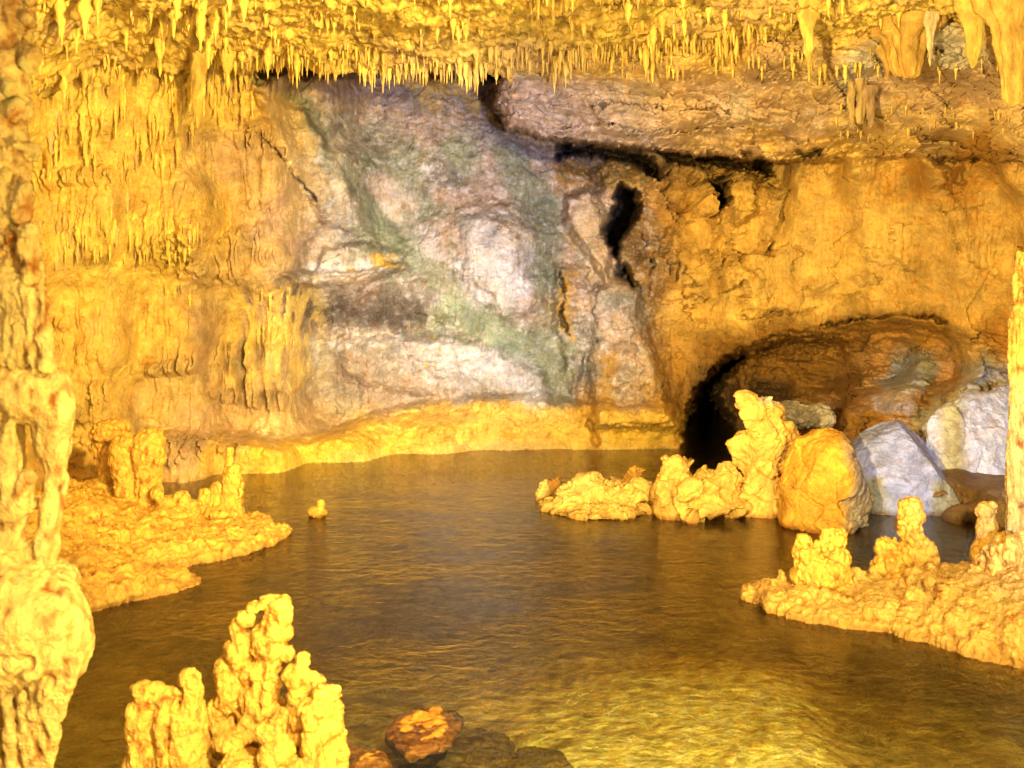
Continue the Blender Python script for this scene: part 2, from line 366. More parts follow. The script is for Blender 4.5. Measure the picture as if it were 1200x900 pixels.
# ---- colour of the wall
col_ctrl = []
def cc(s):
    for tok in s.split():
        k, x, y = tok.split(','); col_ctrl.append((float(x), float(y)) + A[k])
cc('Y,-300,0 Y,-300,300 Y,-300,550 Y,0,0 y,60,60 Y,100,120 Y,60,200 y,140,200 Y,60,300 Y,130,300 Y,200,300 y,90,400 Y,40,480 y,120,480 O,60,560 '
   'Y,180,60 Y,240,40 Y,240,120 y,180,180 T,230,200 Y,290,60 y,290,120 P,270,190 T,300,230 P,320,250 T,330,300 y,250,260 T,250,330 T,290,320 y,200,380 '
   'y,150,430 T,210,440 p,260,430 p,240,380 T,280,380 p,310,350 G,350,330 y,320,400 p,330,440 p,290,470 T,180,480 P,230,500 P,280,500 W,310,500 P,350,500 p,360,480 g,400,470 P,400,500 '
   'd,345,360 d,370,370 S,395,360 S,430,370 G,460,350 S,470,380 P,430,350 W,450,400 W,410,310 W,390,320 P,360,290 T,350,250 T,345,160 T,370,200 g,400,250 n,385,190 g,410,180 '
   'p,350,100 P,330,95 P,400,110 P,440,130 G,400,150 W,400,160 N,430,190 g,440,170 P,450,220 n,470,200 P,430,240 n,440,260 N,450,280 N,470,300 n,500,250 W,470,250 P,520,240 G,520,210 n,540,180 P,490,150 p,470,130 O,500,110 P,540,120 P,570,130 P,580,180 '
   'n,600,180 n,620,210 N,640,240 P,640,200 P,570,230 v,560,270 P,530,280 V,500,290 V,545,310 V,575,300 V,600,300 W,600,270 V,570,340 V,610,340 n,640,280 N,640,330 p,520,330 v,510,340 N,520,360 N,560,370 n,560,390 N,600,400 n,590,360 P,620,360 '
   'n,500,370 G,500,330 v,480,400 g,450,420 p,430,430 p,400,420 g,380,420 V,520,420 v,500,440 V,560,430 V,590,420 V,610,440 v,630,460 v,540,460 P,480,460 p,450,470 g,570,450 N,630,420 N,650,440 G,660,470 n,655,410 '
   'P,680,240 T,690,280 T,700,310 o,668,330 o,655,360 p,665,300 P,690,340 g,710,350 G,730,350 P,720,380 p,740,390 g,690,400 G,680,440 g,700,440 o,710,430 o,690,470 p,730,440 P,750,430 o,760,460 p,745,470 '
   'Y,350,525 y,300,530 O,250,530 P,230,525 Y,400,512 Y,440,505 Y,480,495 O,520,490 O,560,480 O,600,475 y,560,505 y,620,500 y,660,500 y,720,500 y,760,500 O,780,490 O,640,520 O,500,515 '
   'o,660,200 o,690,200 O,720,200 o,700,180 o,760,230 B,760,260 o,740,330 B,770,330 B,760,380 o,775,430 O,790,380 B,785,470 o,790,250 O,820,260 O,860,230 y,868,240 O,840,300 y,830,330 O,800,350 y,860,360 '
   'O,900,250 y,905,265 y,940,260 O,970,230 O,1000,260 y,1030,290 y,960,310 O,920,330 y,960,340 y,1020,330 O,1060,350 y,1070,260 O,1100,300 y,1150,300 O,1150,350 O,1180,250 o,1180,390 o,1130,230 o,1060,210 '
   'P,620,120 P,610,150 P,650,130 p,700,115 P,690,150 P,750,140 P,780,160 p,830,120 v,860,130 P,840,150 T,820,170 y,900,175 O,860,190 p,900,120 P,930,140 p,880,90 T,780,110 T,740,90 y,700,80 y,850,60 y,640,80 T,950,100 p,960,130 T,1000,150 T,1050,150 p,1020,110 p,1080,110 T,1090,150 v,1010,90 v,1120,60 p,1140,110 T,1130,140 T,1180,150 o,1150,170 y,980,180 y,1050,180 y,1000,30 y,1150,20 y,800,20 y,640,30 Y,450,30 '
   'B,860,420 D,840,460 B,900,420 D,900,460 B,950,430 B,930,400 B,1000,400 o,1050,390 B,1000,450 o,1030,430 o,1090,400 O,1130,400 n,1055,440 g,1070,440 d,960,500 B,1000,490 o,1050,500 o,1100,440 B,1080,480 n,1150,440 P,1170,450 o,1200,440 B,1000,560 d,1050,560 d,1120,590 B,900,560 d,1180,600')
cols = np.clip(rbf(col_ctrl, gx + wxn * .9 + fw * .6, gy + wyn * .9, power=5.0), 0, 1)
# local mottling: blend toward grey/white/green on the centre: algae stains plus its whiter light painted in
cen = sst(330, 380, wx) * sst(800, 740, wx) * sst(480, 460, gy + wyn * .4) * sst(80, 110, gy)
s1 = fbm(W * np.array([3.2, 1.5, 4.2]) + 5, 5, 71, gain=.62); s2 = fbm(W * np.array([2.2, 2, 1.6]) + 9, 5, 81, gain=.6)
s3 = fbm(tilt * np.array([1.6, 1.5, 3.2]) + 3, 5, 87, gain=.6)
def blend(m, c, k):
    global cols
    w = (np.clip(m, 0, 1) * k)[:, None]; cols = cols * (1 - w) + np.array(c) * w
blend(cen * sst(.12, .30, s1), A['W'], .7)
blend(cen * sst(.14, .32, -s1), A['G'], .75)
blend(cen * sst(.12, .3, s2), A['N'], .55)
blend(cen * sst(.16, .34, s3), A['V'], .6)
blend(cen * sst(.15, .32, -s3), (.34, .26, .22), .6)
fine_n = fbm(W * np.array([7, 5, 9.]) + 2, 5, 171, gain=.7)
blend(cen * sst(.07, .20, fine_n), A['V'], .6)
blend(cen * sst(.07, .20, -fine_n), (.27, .22, .18), .6)
sx_ = gx + wxn * .35 + fw * .9 + fw2; sy_ = gy + wyn * .35 + fw[::-1] * .8 + fw2[::-1]
def stroke(pts, w, c, k, nz=.6):
    dm = np.full(len(gx), 1e9); p = np.array(pts, float)
    for i in range(len(p) - 1):
        e = p[i + 1] - p[i]; t = np.clip(((sx_ - p[i, 0]) * e[0] + (sy_ - p[i, 1]) * e[1]) / (e @ e), 0, 1)
        dm = np.minimum(dm, np.hypot(sx_ - p[i, 0] - t * e[0], sy_ - p[i, 1] - t * e[1]))
    blend(sst(1.25, .6, dm / w) * (1 - nz * sst(.0, .35, np.abs(s2) + fine_n * .6)), c, k)
stroke([(1040,452),(1056,432),(1085,426),(1078,448)], 13, (.40, .48, .52), .7, .9)
stroke([(1085,500),(1110,476),(1150,452),(1200,440)], 22, (.62, .64, .74), .75, .7)
stroke([(1020,470),(1060,480),(1100,500)], 8, (.48, .52, .62), .5, .9)
BR = (.30, .17, .05)
stroke([(662,190),(740,200),(830,206),(890,214)], 16, BR, .6)  # brown shadow below the shelf, painted along its edge
stroke([(750,250),(745,300),(755,350)], 13, BR, .6)
stroke([(792,222),(800,262),(815,300)], 9, BR, .5)
stroke([(905,232),(900,270),(885,310)], 6, BR, .6)
stroke([(765,385),(780,430),(795,480)], 12, BR, .6)
stroke([(800,400),(840,400),(900,385)], 12, BR, .4)
GG = (.25, .27, .20); GN = (.36, .42, .30)
stroke([(308,92),(350,110),(385,165),(412,215),(440,250),(470,285)], 11, GG, .85, .3)
stroke([(430,245),(470,282),(520,330),(560,370),(600,400),(640,440)], 17, GN, .7, .6)
stroke([(520,350),(570,385),(600,410)], 12, (.46, .56, .42), .6, .8)
stroke([(440,150),(450,190),(480,225),(520,250),(545,262)], 11, (.33, .33, .26), .6)
stroke([(590,170),(610,220),(640,260),(645,330),(640,400),(655,460)], 18, (.36, .37, .25), .6)
stroke([(340,350),(400,360),(450,365),(480,368)], 22, (.12, .09, .08), .85, .35)
stroke([(345,335),(420,338),(460,340)], 7, (.25, .2, .18), .7)
stroke([(355,415),(420,408),(470,412)], 7, (.30, .28, .27), .6)
stroke([(380,450),(440,456),(500,468),(540,478)], 20, (.50, .40, .34), .7)
stroke([(395,405),(430,400),(470,398)], 5, A['V'], .8)
stroke([(365,312),(400,318),(430,308)], 6, A['V'], .85)
stroke([(520,415),(560,425),(610,440),(620,465)], 22, (.82, .82, .92), .6, .9)
stroke([(560,280),(590,320),(600,345)], 24, (.88, .86, .94), .65, .9)
stroke([(470,230),(440,215),(500,290)], 12, (.86, .78, .74), .5, .9)
stroke([(395,170),(400,240),(380,290)], 9, (.80, .68, .52), .5)
stroke([(330,120),(350,140),(365,180)], 12, (.82, .62, .30), .7)
stroke([(320,95),(400,105),(470,115)], 12, (.62, .46, .44), .6)
stroke([(485,100),(510,98),(550,112),(556,130)], 10, (.84, .58, .16), .8)
stroke([(705,340),(745,345),(750,370)], 14, (.30, .28, .24), .7)
stroke([(715,420),(705,460),(716,480)], 8, (.62, .36, .06), .8)
stroke([(664,330),(660,370),(668,395)], 8, (.70, .42, .06), .8)
stroke([(690,250),(706,290),(720,325)], 16, (.74, .56, .36), .8)
stroke([(566,96),(574,140),(600,168),(650,178),(700,186)], 10, (.17, .16, .27), .75)  # purple shade of the gap painted into the wall colour
stroke([(300,540),(360,526),(430,506),(480,496),(560,488),(650,492),(740,496),(785,500)], 17, (.90, .60, .11), .75, .3)  # strip of low yellow light painted into the foot of the wall
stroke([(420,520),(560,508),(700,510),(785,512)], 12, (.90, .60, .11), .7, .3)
# yellow drips over the grey lower left
dm = sst(240, 290, wx) * sst(400, 350, wx) * sst(320, 350, gy) * sst(480, 430, gy)
blend(dm * sst(.15, .4, n_flute), A['Y'], .8)
blend(dm * sst(.05, -.3, n_flute), A['G'], .6)
blend(sst(250, 300, wx) * sst(480, 440, wx) * sst(395, 420, gy) * sst(500, 470, gy) * sst(-.3, .2, s3), (.46, .38, .34), .6)
blend(leftm * sst(.05, .3, s2) * .8, A['P'], .35)
blend(leftm * sst(.1, .3, -s1) * sst(90, 200, gx), (.50, .32, .10), .45)
pocket = feat([(470,380),(520,392),(528,404),(510,432),(490,438),(484,420),(492,396)], 1.0, 3)
blend(pocket * sst(.0, .3, fbm(W * np.array([9, 3, 1.5]), 3, 5)), (.85, .55, .10), .9)
pocket = feat([(400,318),(440,290),(478,304),(470,316),(436,312),(410,328)], 1.0, 3)
blend(pocket * sst(-.1, .2, n_mid), (.85, .52, .08), .85)
blend(leftm * sst(.12, .35, n_mid) * .8, A['o'], .45)
blend(leftm * sst(.0, -.45, n_flute), (.34, .19, .06), .35)
blend(topm * sst(-.1, -.5, n_bed), A['d'], .5)
blend(topm * sst(90, 105, gy) * sst(.0, .25, s2) * sst(1200, 900, gx), (.74, .64, .78), .65)
blend(topm * sst(88, 100, gy) * sst(1000, 800, gx), (.78, .60, .56), .45)
cols = cols * (1 - cen[:, None] * np.array([.24, .20, .08]))  # cooler light on the centre put into the rock colour
blend(rightm * sst(385, 350, gy) * sst(.05, -.25, n_mid - .1), (.84, .62, .29), .45)
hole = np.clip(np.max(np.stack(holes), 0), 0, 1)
blend(under * sst(1000, 900, gx), A['d'], .55)  # shadow under the shelf overhang painted into the colour
cols *= (1 - .8 * hole)[:, None]  # shade inside openings and cracks painted into the colour
cols *= (1 + .22 * np.clip(n_mid * 2, -1, 1))[:, None]
cols = np.clip(cols, .02, .92)
Vw = W
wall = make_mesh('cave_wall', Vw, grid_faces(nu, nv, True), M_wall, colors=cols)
tag(wall, 'rugged cave wall, yellow dripstone at left and grey-white stained rock in the middle', 'cave wall', kind='structure')

# ================================================================ CEILING
cx = np.arange(-12, 11.4, .03); cy = np.arange(4.0, 16.2, .03)
CX, CY = np.meshgrid(cx, cy); X = CX.ravel(); Y = CY.ravel()
def ceil_h(X, Y):
    p = np.stack([X * .5, Y * .5, X * 0], -1)
    base = 6.62 + .012 * X + .0 * Y
    base = base + .35 * fbm(p, 3, 5) + .16 * fbm(p * 3.4, 4, 15)
    ppx = 600 + F * X / Y
    # rear edge: the rock turns up behind the last row of stalactites
    edge = np.interp(ppx, [-200, 0, 200, 300, 420, 560, 620, 800, 1000, 1250], [13.4, 13.6, 14.4, 15.0, 15.2, 15.3, 15.6, 14.8, 13.9, 12.6])
    edge = edge + .5 * fbm(np.stack([X * .9, Y * .9, X * 0 + 4], -1), 3, 25)
    base = base + np.clip(Y - edge, 0, 9) ** 1.0 * np.where(ppx < 600, 1.6, .0) - .14 * sst(edge - 1.2, edge, Y) * (ppx < 600)
    base = base + np.clip(-X - 5.4 + .25 * (14 - Y), 0, 9) * -.55 * (Y < edge)
    return base, edge
Z, E = ceil_h(X, Y)
pw = np.stack([X, Y, Z], -1)
a1, a2, _ = worley(pw * np.array([4.5, 4.5, 1]), 3)
b1, b2, _ = worley(pw * np.array([11, 11, 1]), 4)
c1, c2, _ = worley(pw * np.array([22, 22, 1]), 9)
Z = Z - .10 * (1 - a1) - .10 * (1 - b1) - .05 * (1 - c1) - .08 * fbm(pw * 2.5, 4, 19)
cc_ = np.array(A['Y'])[None, :] * (1 + .25 * np.clip(fbm(pw * 1.3, 4, 2) * 2, -1, 1))[:, None]
gm = sst(.05, .3, fbm(pw * .8, 3, 62))[:, None]
cc_ = cc_ * (1 - .45 * gm) + np.array(A['P']) * .45 * gm
cc_ *= (1 - .5 * sst(.55, .85, a1))[:, None]
ceil = make_mesh('cave_ceiling', np.stack([X, Y, Z], -1), grid_faces(len(cx), len(cy), False), M_drip, colors=np.clip(cc_, .02, .9))
tag(ceil, 'bumpy yellow cave ceiling crusted with dripstone', 'cave ceiling', kind='structure')

# ================================================================ STALACTITES
def icicle(seed, nseg=9, nr=18, rough=.22, wide=1.0, flat=1.0, flute=0.0, taper=1.15):
    """unit stalactite: root at z=0 (goes slightly up into the rock), tip at z=-1, radius ~1 at the root"""
    r = np.random.RandomState(seed)
    t = np.linspace(-.18, 1, nr); V = []
    ph = r.rand(4) * 6.28; bend = (r.rand(2) - .5) * .5
    for i, tt in enumerate(t):
        tc = max(tt, 0)
        rad = (1 - tc) ** taper * (1 + .9 * math.exp(-tc * 7)) * .75 + .045
        rad *= 1 + rough * (.6 * math.sin(tt * 11 + ph[0]) + .5 * math.sin(tt * 23 + ph[1])) + (r.rand() - .5) * rough * .5
        if i == nr - 1: rad = .01
        for k in range(nseg):
            a = k / nseg * 2 * math.pi
            rr = rad * (1 + flute * math.cos(3 * a + ph[2] + tt) + flute * .6 * math.cos(5 * a + ph[3]) + (r.rand() - .5) * rough * .6)
            V.append((math.cos(a) * rr * wide + bend[0] * tc * .3 , math.sin(a) * rr * flat + bend[1] * tc * .3, -tt))
    Fc = []
    for i in range(nr - 1):
        for k in range(nseg):
            k2 = (k + 1) % nseg
            Fc.append((i * nseg + k, (i + 1) * nseg + k, (i + 1) * nseg + k2, i * nseg + k2))
    return np.array(V, float), np.array(Fc, int)
def tint(n, base='Y', s=.2, seed=0):
    r = np.random.RandomState(seed)
    return np.clip(np.array(A[base])[None, :] * (1 + s * (r.rand(n, 1) - .5)), .02, .92)

variants = [icicle(100 + i, rough=.34 + .12 * (i % 3), taper=.8 + .12 * (i % 5), flute=.2 * (i % 2)) for i in range(14)]
small = []      # (x, y, z, length, radius)
def ceiling_spots(n, y0, y1, pxa, pxb, lmin, lmax):
    for _ in range(n):
        Yc = math.sqrt(y0 * y0 + random.random() * (y1 * y1 - y0 * y0)); ppx = random.uniform(pxa, pxb)
        Xc = (ppx - 600) / F * Yc
        small.append([Xc, Yc, 0, random.uniform(lmin, lmax) ** 1.0, 0])
ceiling_spots(12000, 8.0, 15.3, -40, 1240, .05, .17)
ceiling_spots(700, 9.0, 15.3, -40, 1240, .13, .32)
ceiling_spots(60, 11.0, 14.2, 20, 330, .25, .6)
sa = np.array(small)
h, ed = ceil_h(sa[:, 0], sa[:, 1])
clump = fbm(np.stack([sa[:, 0] * 1.2, sa[:, 1] * 1.2, sa[:, 0] * 0], -1), 3, 222)
sa[:, 2] = h + .02
sa[:, 3] *= 1 + 2.0 * np.clip(clump, -.4, .6); fineC = fbm(np.stack([sa[:, 0] * 4, sa[:, 1] * 4, sa[:, 0] * 0], -1), 2, 223); sa = sa[fineC > -.22]; h = h[fineC > -.22]; ed = ed[fineC > -.22]
keep = (sa[:, 1] < ed + .1)
sa = sa[keep]
sa[:, 4] = sa[:, 3] * (.13 + .17 * rs.rand(len(sa)) ** 2) + .014
# the last row along the rear edge of the ceiling is longer
rear = []
for k in range(520):
    ppx = random.uniform(300, 900)
    Yc = float(np.interp(ppx, [300, 560, 620, 800, 900], [14.9, 15.15, 15.2, 14.6, 14.1])) - random.random() ** 1.6 * .9
    Xc = (ppx - 600) / F * Yc; hh, _ = ceil_h(np.array([Xc]), np.array([Yc]))
    L_ = random.uniform(.14, .42) * (1 + .8 * max(0, math.sin(ppx * .06)) ** 2 * random.random())
    rear.append([Xc, Yc, hh[0] + .02, L_, L_ * random.uniform(.08, .14) + .012])
# fringes that hang from bulges of the left wall, located on the wall sheet itself
Wg = W.reshape(nv, nu, 3)
def wall_at(ppx, ppy):
    i = int(round((ppx - pxs[0]) / STEP)); j = int(round((ppy - pys[0]) / STEP))
    return Wg[min(max(j, 0), nv - 1), min(max(i, 0), nu - 1)]
fr_l = []
for (xa, xb, ya, yb, n, la, lb) in ((40, 260, 25, 60, 80, .2, .6), (60, 290, 85, 130, 45, .15, .5), (60, 230, 130, 190, 40, .2, .5), (50, 235, 245, 275, 70, .15, .4),
                                    (70, 240, 285, 300, 30, .12, .3), (120, 260, 160, 250, 20, .1, .3), (240, 300, 50, 120, 60, .15, .4), (60, 110, 415, 425, 14, .05, .1), (190, 225, 330, 350, 14, .1, .25),
                                    (300, 345, 335, 400, 22, .1, .3)):
    for _ in range(n):
        ppx = random.uniform(xa, xb); ppy = random.uniform(ya, yb); w = wall_at(ppx, ppy)
        L_ = random.uniform(la, lb); fr_l.append([w[0], w[1] + .0, w[2], L_, L_ * random.uniform(.08, .17) + .016])
for (xa, xb, ya, yb, n, la, lb) in ((620, 1180, 60, 85, 90, .08, .28), (940, 1180, 125, 160, 40, .06, .16)):
    for _ in range(n):
        ppx = random.uniform(xa, xb); ppy = random.uniform(ya, yb); w = wall_at(ppx, ppy)
        L_ = random.uniform(la, lb); fr_l.append([w[0], w[1] - .02, w[2] + .02, L_, L_ * random.uniform(.08, .14) + .012])
allst = np.concatenate([sa, np.array(rear), np.array(fr_l)])
vis = allst[:, 3] / allst[:, 1]
ppx_ = 600 + F * allst[:, 0] / allst[:, 1]; ppy_ = HZ - F * (allst[:, 2] - allst[:, 3] - 3) / allst[:, 1]
infr = (ppx_ > 0) & (ppx_ < 1200) & (ppy_ > 6)
order = np.argsort(-np.where(infr, vis, 0))
big = order[:285]; rest = order[285:]
wvars = [icicle(140 + i, rough=.35, taper=.55 + .1 * (i % 5), flute=.2, flat=.6) for i in range(14)]
for v, f in wvars:
    z_ = -v[:, 2]; k_ = np.clip((z_ + .18) / .5, .0, 1) ** .7; v[:, :2] *= (k_ + .02)[:, None]
nw0 = len(sa) + len(rear)
lows = [icicle(300 + i, nseg=6, nr=9, rough=.2 + .1 * (i % 3), taper=.8 + .12 * (i % 5)) for i in range(14)]
# one stuff mesh for the rest
Vs = []; Fs = []; Cs = []; off = 0
for i in rest:
    x, y, z, L_, r_ = allst[i]; v, f = (wvars if i >= nw0 else lows)[i % 14]
    a = (i * 2.399) % 6.283; c_, s_ = math.cos(a), math.sin(a)
    q = np.stack([(v[:, 0] * c_ - v[:, 1] * s_) * r_ + x, (v[:, 0] * s_ + v[:, 1] * c_) * r_ + y, v[:, 2] * L_ + z], -1)
    Vs.append(q); Fs.append(f + off); off += len(v)
    Cs.append(np.repeat(np.array([A['Y' if (i % 4) else 'T']]) * (.85 + .25 * ((i * 37) % 100) / 100), len(v), 0))
o = make_mesh('small_stalactites', np.concatenate(Vs), np.concatenate(Fs), M_drip, colors=np.clip(np.concatenate(Cs), 0, .92))
tag(o, 'countless tiny yellow stalactites crusting the cave ceiling', 'stalactites', kind='stuff')
vm = []
for i, (v, f) in enumerate(variants):
    me_o = make_mesh('stalactite', v, f, M_drip, colors=tint(len(v), 'Y', .18, i)); vm.append(me_o.data); bpy.data.objects.remove(me_o)
wm_ = []
for i, (v, f) in enumerate(wvars):
    me_o = make_mesh('stalactite', v, f, M_drip, colors=tint(len(v), 'Y', .18, i + 40)); wm_.append(me_o.data); bpy.data.objects.remove(me_o)
def zone(x, y, hx):
    if x < 300: return ('thin yellow stalactite hanging from the fluted left wall or ceiling', 'stalactites on the left wall and ceiling')
    if x < 600: return ('short pale yellow stalactite in the ceiling fringe above the grey wall', 'stalactites above the grey wall')
    if x < 900: return ('short yellow stalactite in the ceiling fringe above the pink rock shelf', 'stalactites above the pink rock shelf')
    return ('short yellow stalactite on the broken rock at upper right', 'stalactites at the upper right')
for n_, i in enumerate(big):
    x, y, z, L_, r_ = allst[i]
    o = bpy.data.objects.new('stalactite', (wm_ if i >= nw0 else vm)[i % 14]); COL.objects.link(o)
    o.location = (x, y, z); o.scale = (r_, r_, L_); o.rotation_euler = (0, 0, (i * 2.399) % 6.283)
    lb, gp = zone(ppx_[i], 0, 0); tag(o, lb, 'stalactite', gp)

def hero(px, py0, py1, Y, wpx, label, seed, wide=1.0, flat=.6, flute=.15, taper=.8, colr='Y', name='stalactite', cat='stalactite', nseg=26, nr=44, bump=.03):
    v, f = icicle(seed, nseg, nr, .05, 1.0, flat, flute, taper)
    r_ = wpx / F * Y * .62; top = P(px, py0, Y); L_ = (py1 - py0) / F * Y
    q = np.stack([v[:, 0] * r_ * wide + top[0], v[:, 1] * r_ + top[1], v[:, 2] * L_ + top[2]], -1)
    nn = fbm(q * np.array([9, 9, 4]), 4, seed)
    c = np.stack([q[:, 0] - top[0], q[:, 1] - top[1], q[:, 0] * 0], -1); c /= np.linalg.norm(c, axis=1)[:, None] + 1e-6
    q += c * nn[:, None] * bump * 2
    o = make_mesh(name, q, f, M_drip, colors=np.clip(np.array(A[colr]) * .72 * (1 + .9 * nn[:, None]), .02, .92), loc=top)
    return tag(o, label, cat)
hero(233, -20, 152, 14.0, 30, 'longest tapering yellow stalactite, fluted, on the upper left wall', 1, flute=.25, taper=.7)
hero(212, -20, 62, 14.2, 20, 'short blunt stalactite just left of the longest one', 2)
hero(196, -25, 40, 14.0, 14, 'narrow stalactite left of the short blunt one at top left', 3)
hero(132, -20, 62, 13.6, 12, 'slender rod-like stalactite among shadows at upper left', 4)
hero(107, -20, 82, 13.4, 9, 'thin long stalactite nearest the left column at the top', 5)
hero(162, 48, 88, 14.2, 9, 'small pale spike standing clear in the dark hollow at upper left', 6)
hero(168, -20, 40, 13.7, 8, 'needle stalactite at the top edge above the dark hollow', 7)
hero(268, -10, 70, 14.6, 16, 'stubby fluted stalactite right of the longest one', 8, flute=.25)
hero(948, 14, 96, 12.6, 16, 'sharp lone stalactite hanging over the purple rock at upper right', 11, taper=.75, flute=.12)
hero(1142, 12, 80, 11.6, 26, 'broad pointed stalactite next to the big curtain at right', 12, taper=.6)
hero(1052, 40, 90, 13.0, 30, 'stubby ochre stalactite lump right of the lone sharp one', 13, taper=.35, colr='O')
hero(1068, 30, 92, 12.8, 34, 'wide ochre dripstone curtain beside a pale rod', 14, taper=.3, colr='O', flute=.25)
hero(1090, 24, 78, 12.6, 10, 'pale rod-like stalactite at the right end of the ochre curtain', 15, colr='W')
hero(1040, 60, 94, 13.2, 14, 'small hooked ochre stalactite left of the ochre curtain', 16, colr='O')
hero(997, 84, 150, 14.6, 8, 'thin pale column of dripstone between rock ledges at upper right', 17, taper=.15, colr='T')
hero(1008, 90, 146, 14.5, 12, 'thicker stub column right of the thin pale one on the ledges', 18, taper=.15, colr='T')
hero(1020, 108, 150, 14.5, 9, 'short grey stub column at the right of a row of three', 19, taper=.15, colr='p')
hero(1190, 10, 124, 10.6, 50, 'large golden stalactite curtain with vertical folds at the right edge', 20, wide=1.0, flat=.35, flute=.18, taper=.35, colr='O', name='stalactite_curtain', cat='stalactite curtain', nseg=48, nr=60, bump=.02)

# ================================================================ SDF MODELLING
def surface_nets(S, org, h):
    nx, ny, nz = S.shape
    neg = S < 0
    acc = np.zeros((nx - 1, ny - 1, nz - 1, 3), np.float32); cnt = np.zeros((nx - 1, ny - 1, nz - 1), np.float32)
    corners = [(i, j, k) for i in (0, 1) for j in (0, 1) for k in (0, 1)]
    sl = lambda a, c: a[c[0]:nx - 1 + c[0], c[1]:ny - 1 + c[1], c[2]:nz - 1 + c[2]]
    for ca in corners:
        for ax in range(3):
            if ca[ax]: continue
            cb = list(ca); cb[ax] = 1; cb = tuple(cb)
            sa_, sb_ = sl(S, ca), sl(S, cb); m = sl(neg, ca) != sl(neg, cb)
            t = np.where(m, sa_ / (sa_ - sb_ + 1e-12), 0)
            for d in range(3): acc[..., d] += m * (ca[d] + (t if d == ax else 0))
            cnt += m
    act = cnt > 0; idx = np.full(act.shape, -1, np.int64); ids = np.argwhere(act); idx[act] = np.arange(len(ids))
    V = (ids + acc[act] / cnt[act][:, None]) * h + org
    Fs = []
    for ax in range(3):
        b, c = (ax + 1) % 3, (ax + 2) % 3
        a0 = [slice(1, -1)] * 3; a1 = [slice(1, -1)] * 3
        a0[ax] = slice(0, -1); a1[ax] = slice(1, None)
        a0[b] = slice(1, -1); a0[c] = slice(1, -1); a1[b] = slice(1, -1); a1[c] = slice(1, -1)
        e = np.argwhere(neg[tuple(a0)] != neg[tuple(a1)])
        sgn = neg[tuple(a0)][tuple(e.T)]
        g = e.copy(); g[:, b] += 1; g[:, c] += 1
        def cell(db, dc):
            q = g.copy(); q[:, b] -= db; q[:, c] -= dc; return idx[tuple(q.T)]
        quad = np.stack([cell(1, 1), cell(0, 1), cell(0, 0), cell(1, 0)], -1)
        quad[~sgn] = quad[~sgn][:, ::-1]; Fs.append(quad)
    return V, np.concatenate(Fs)

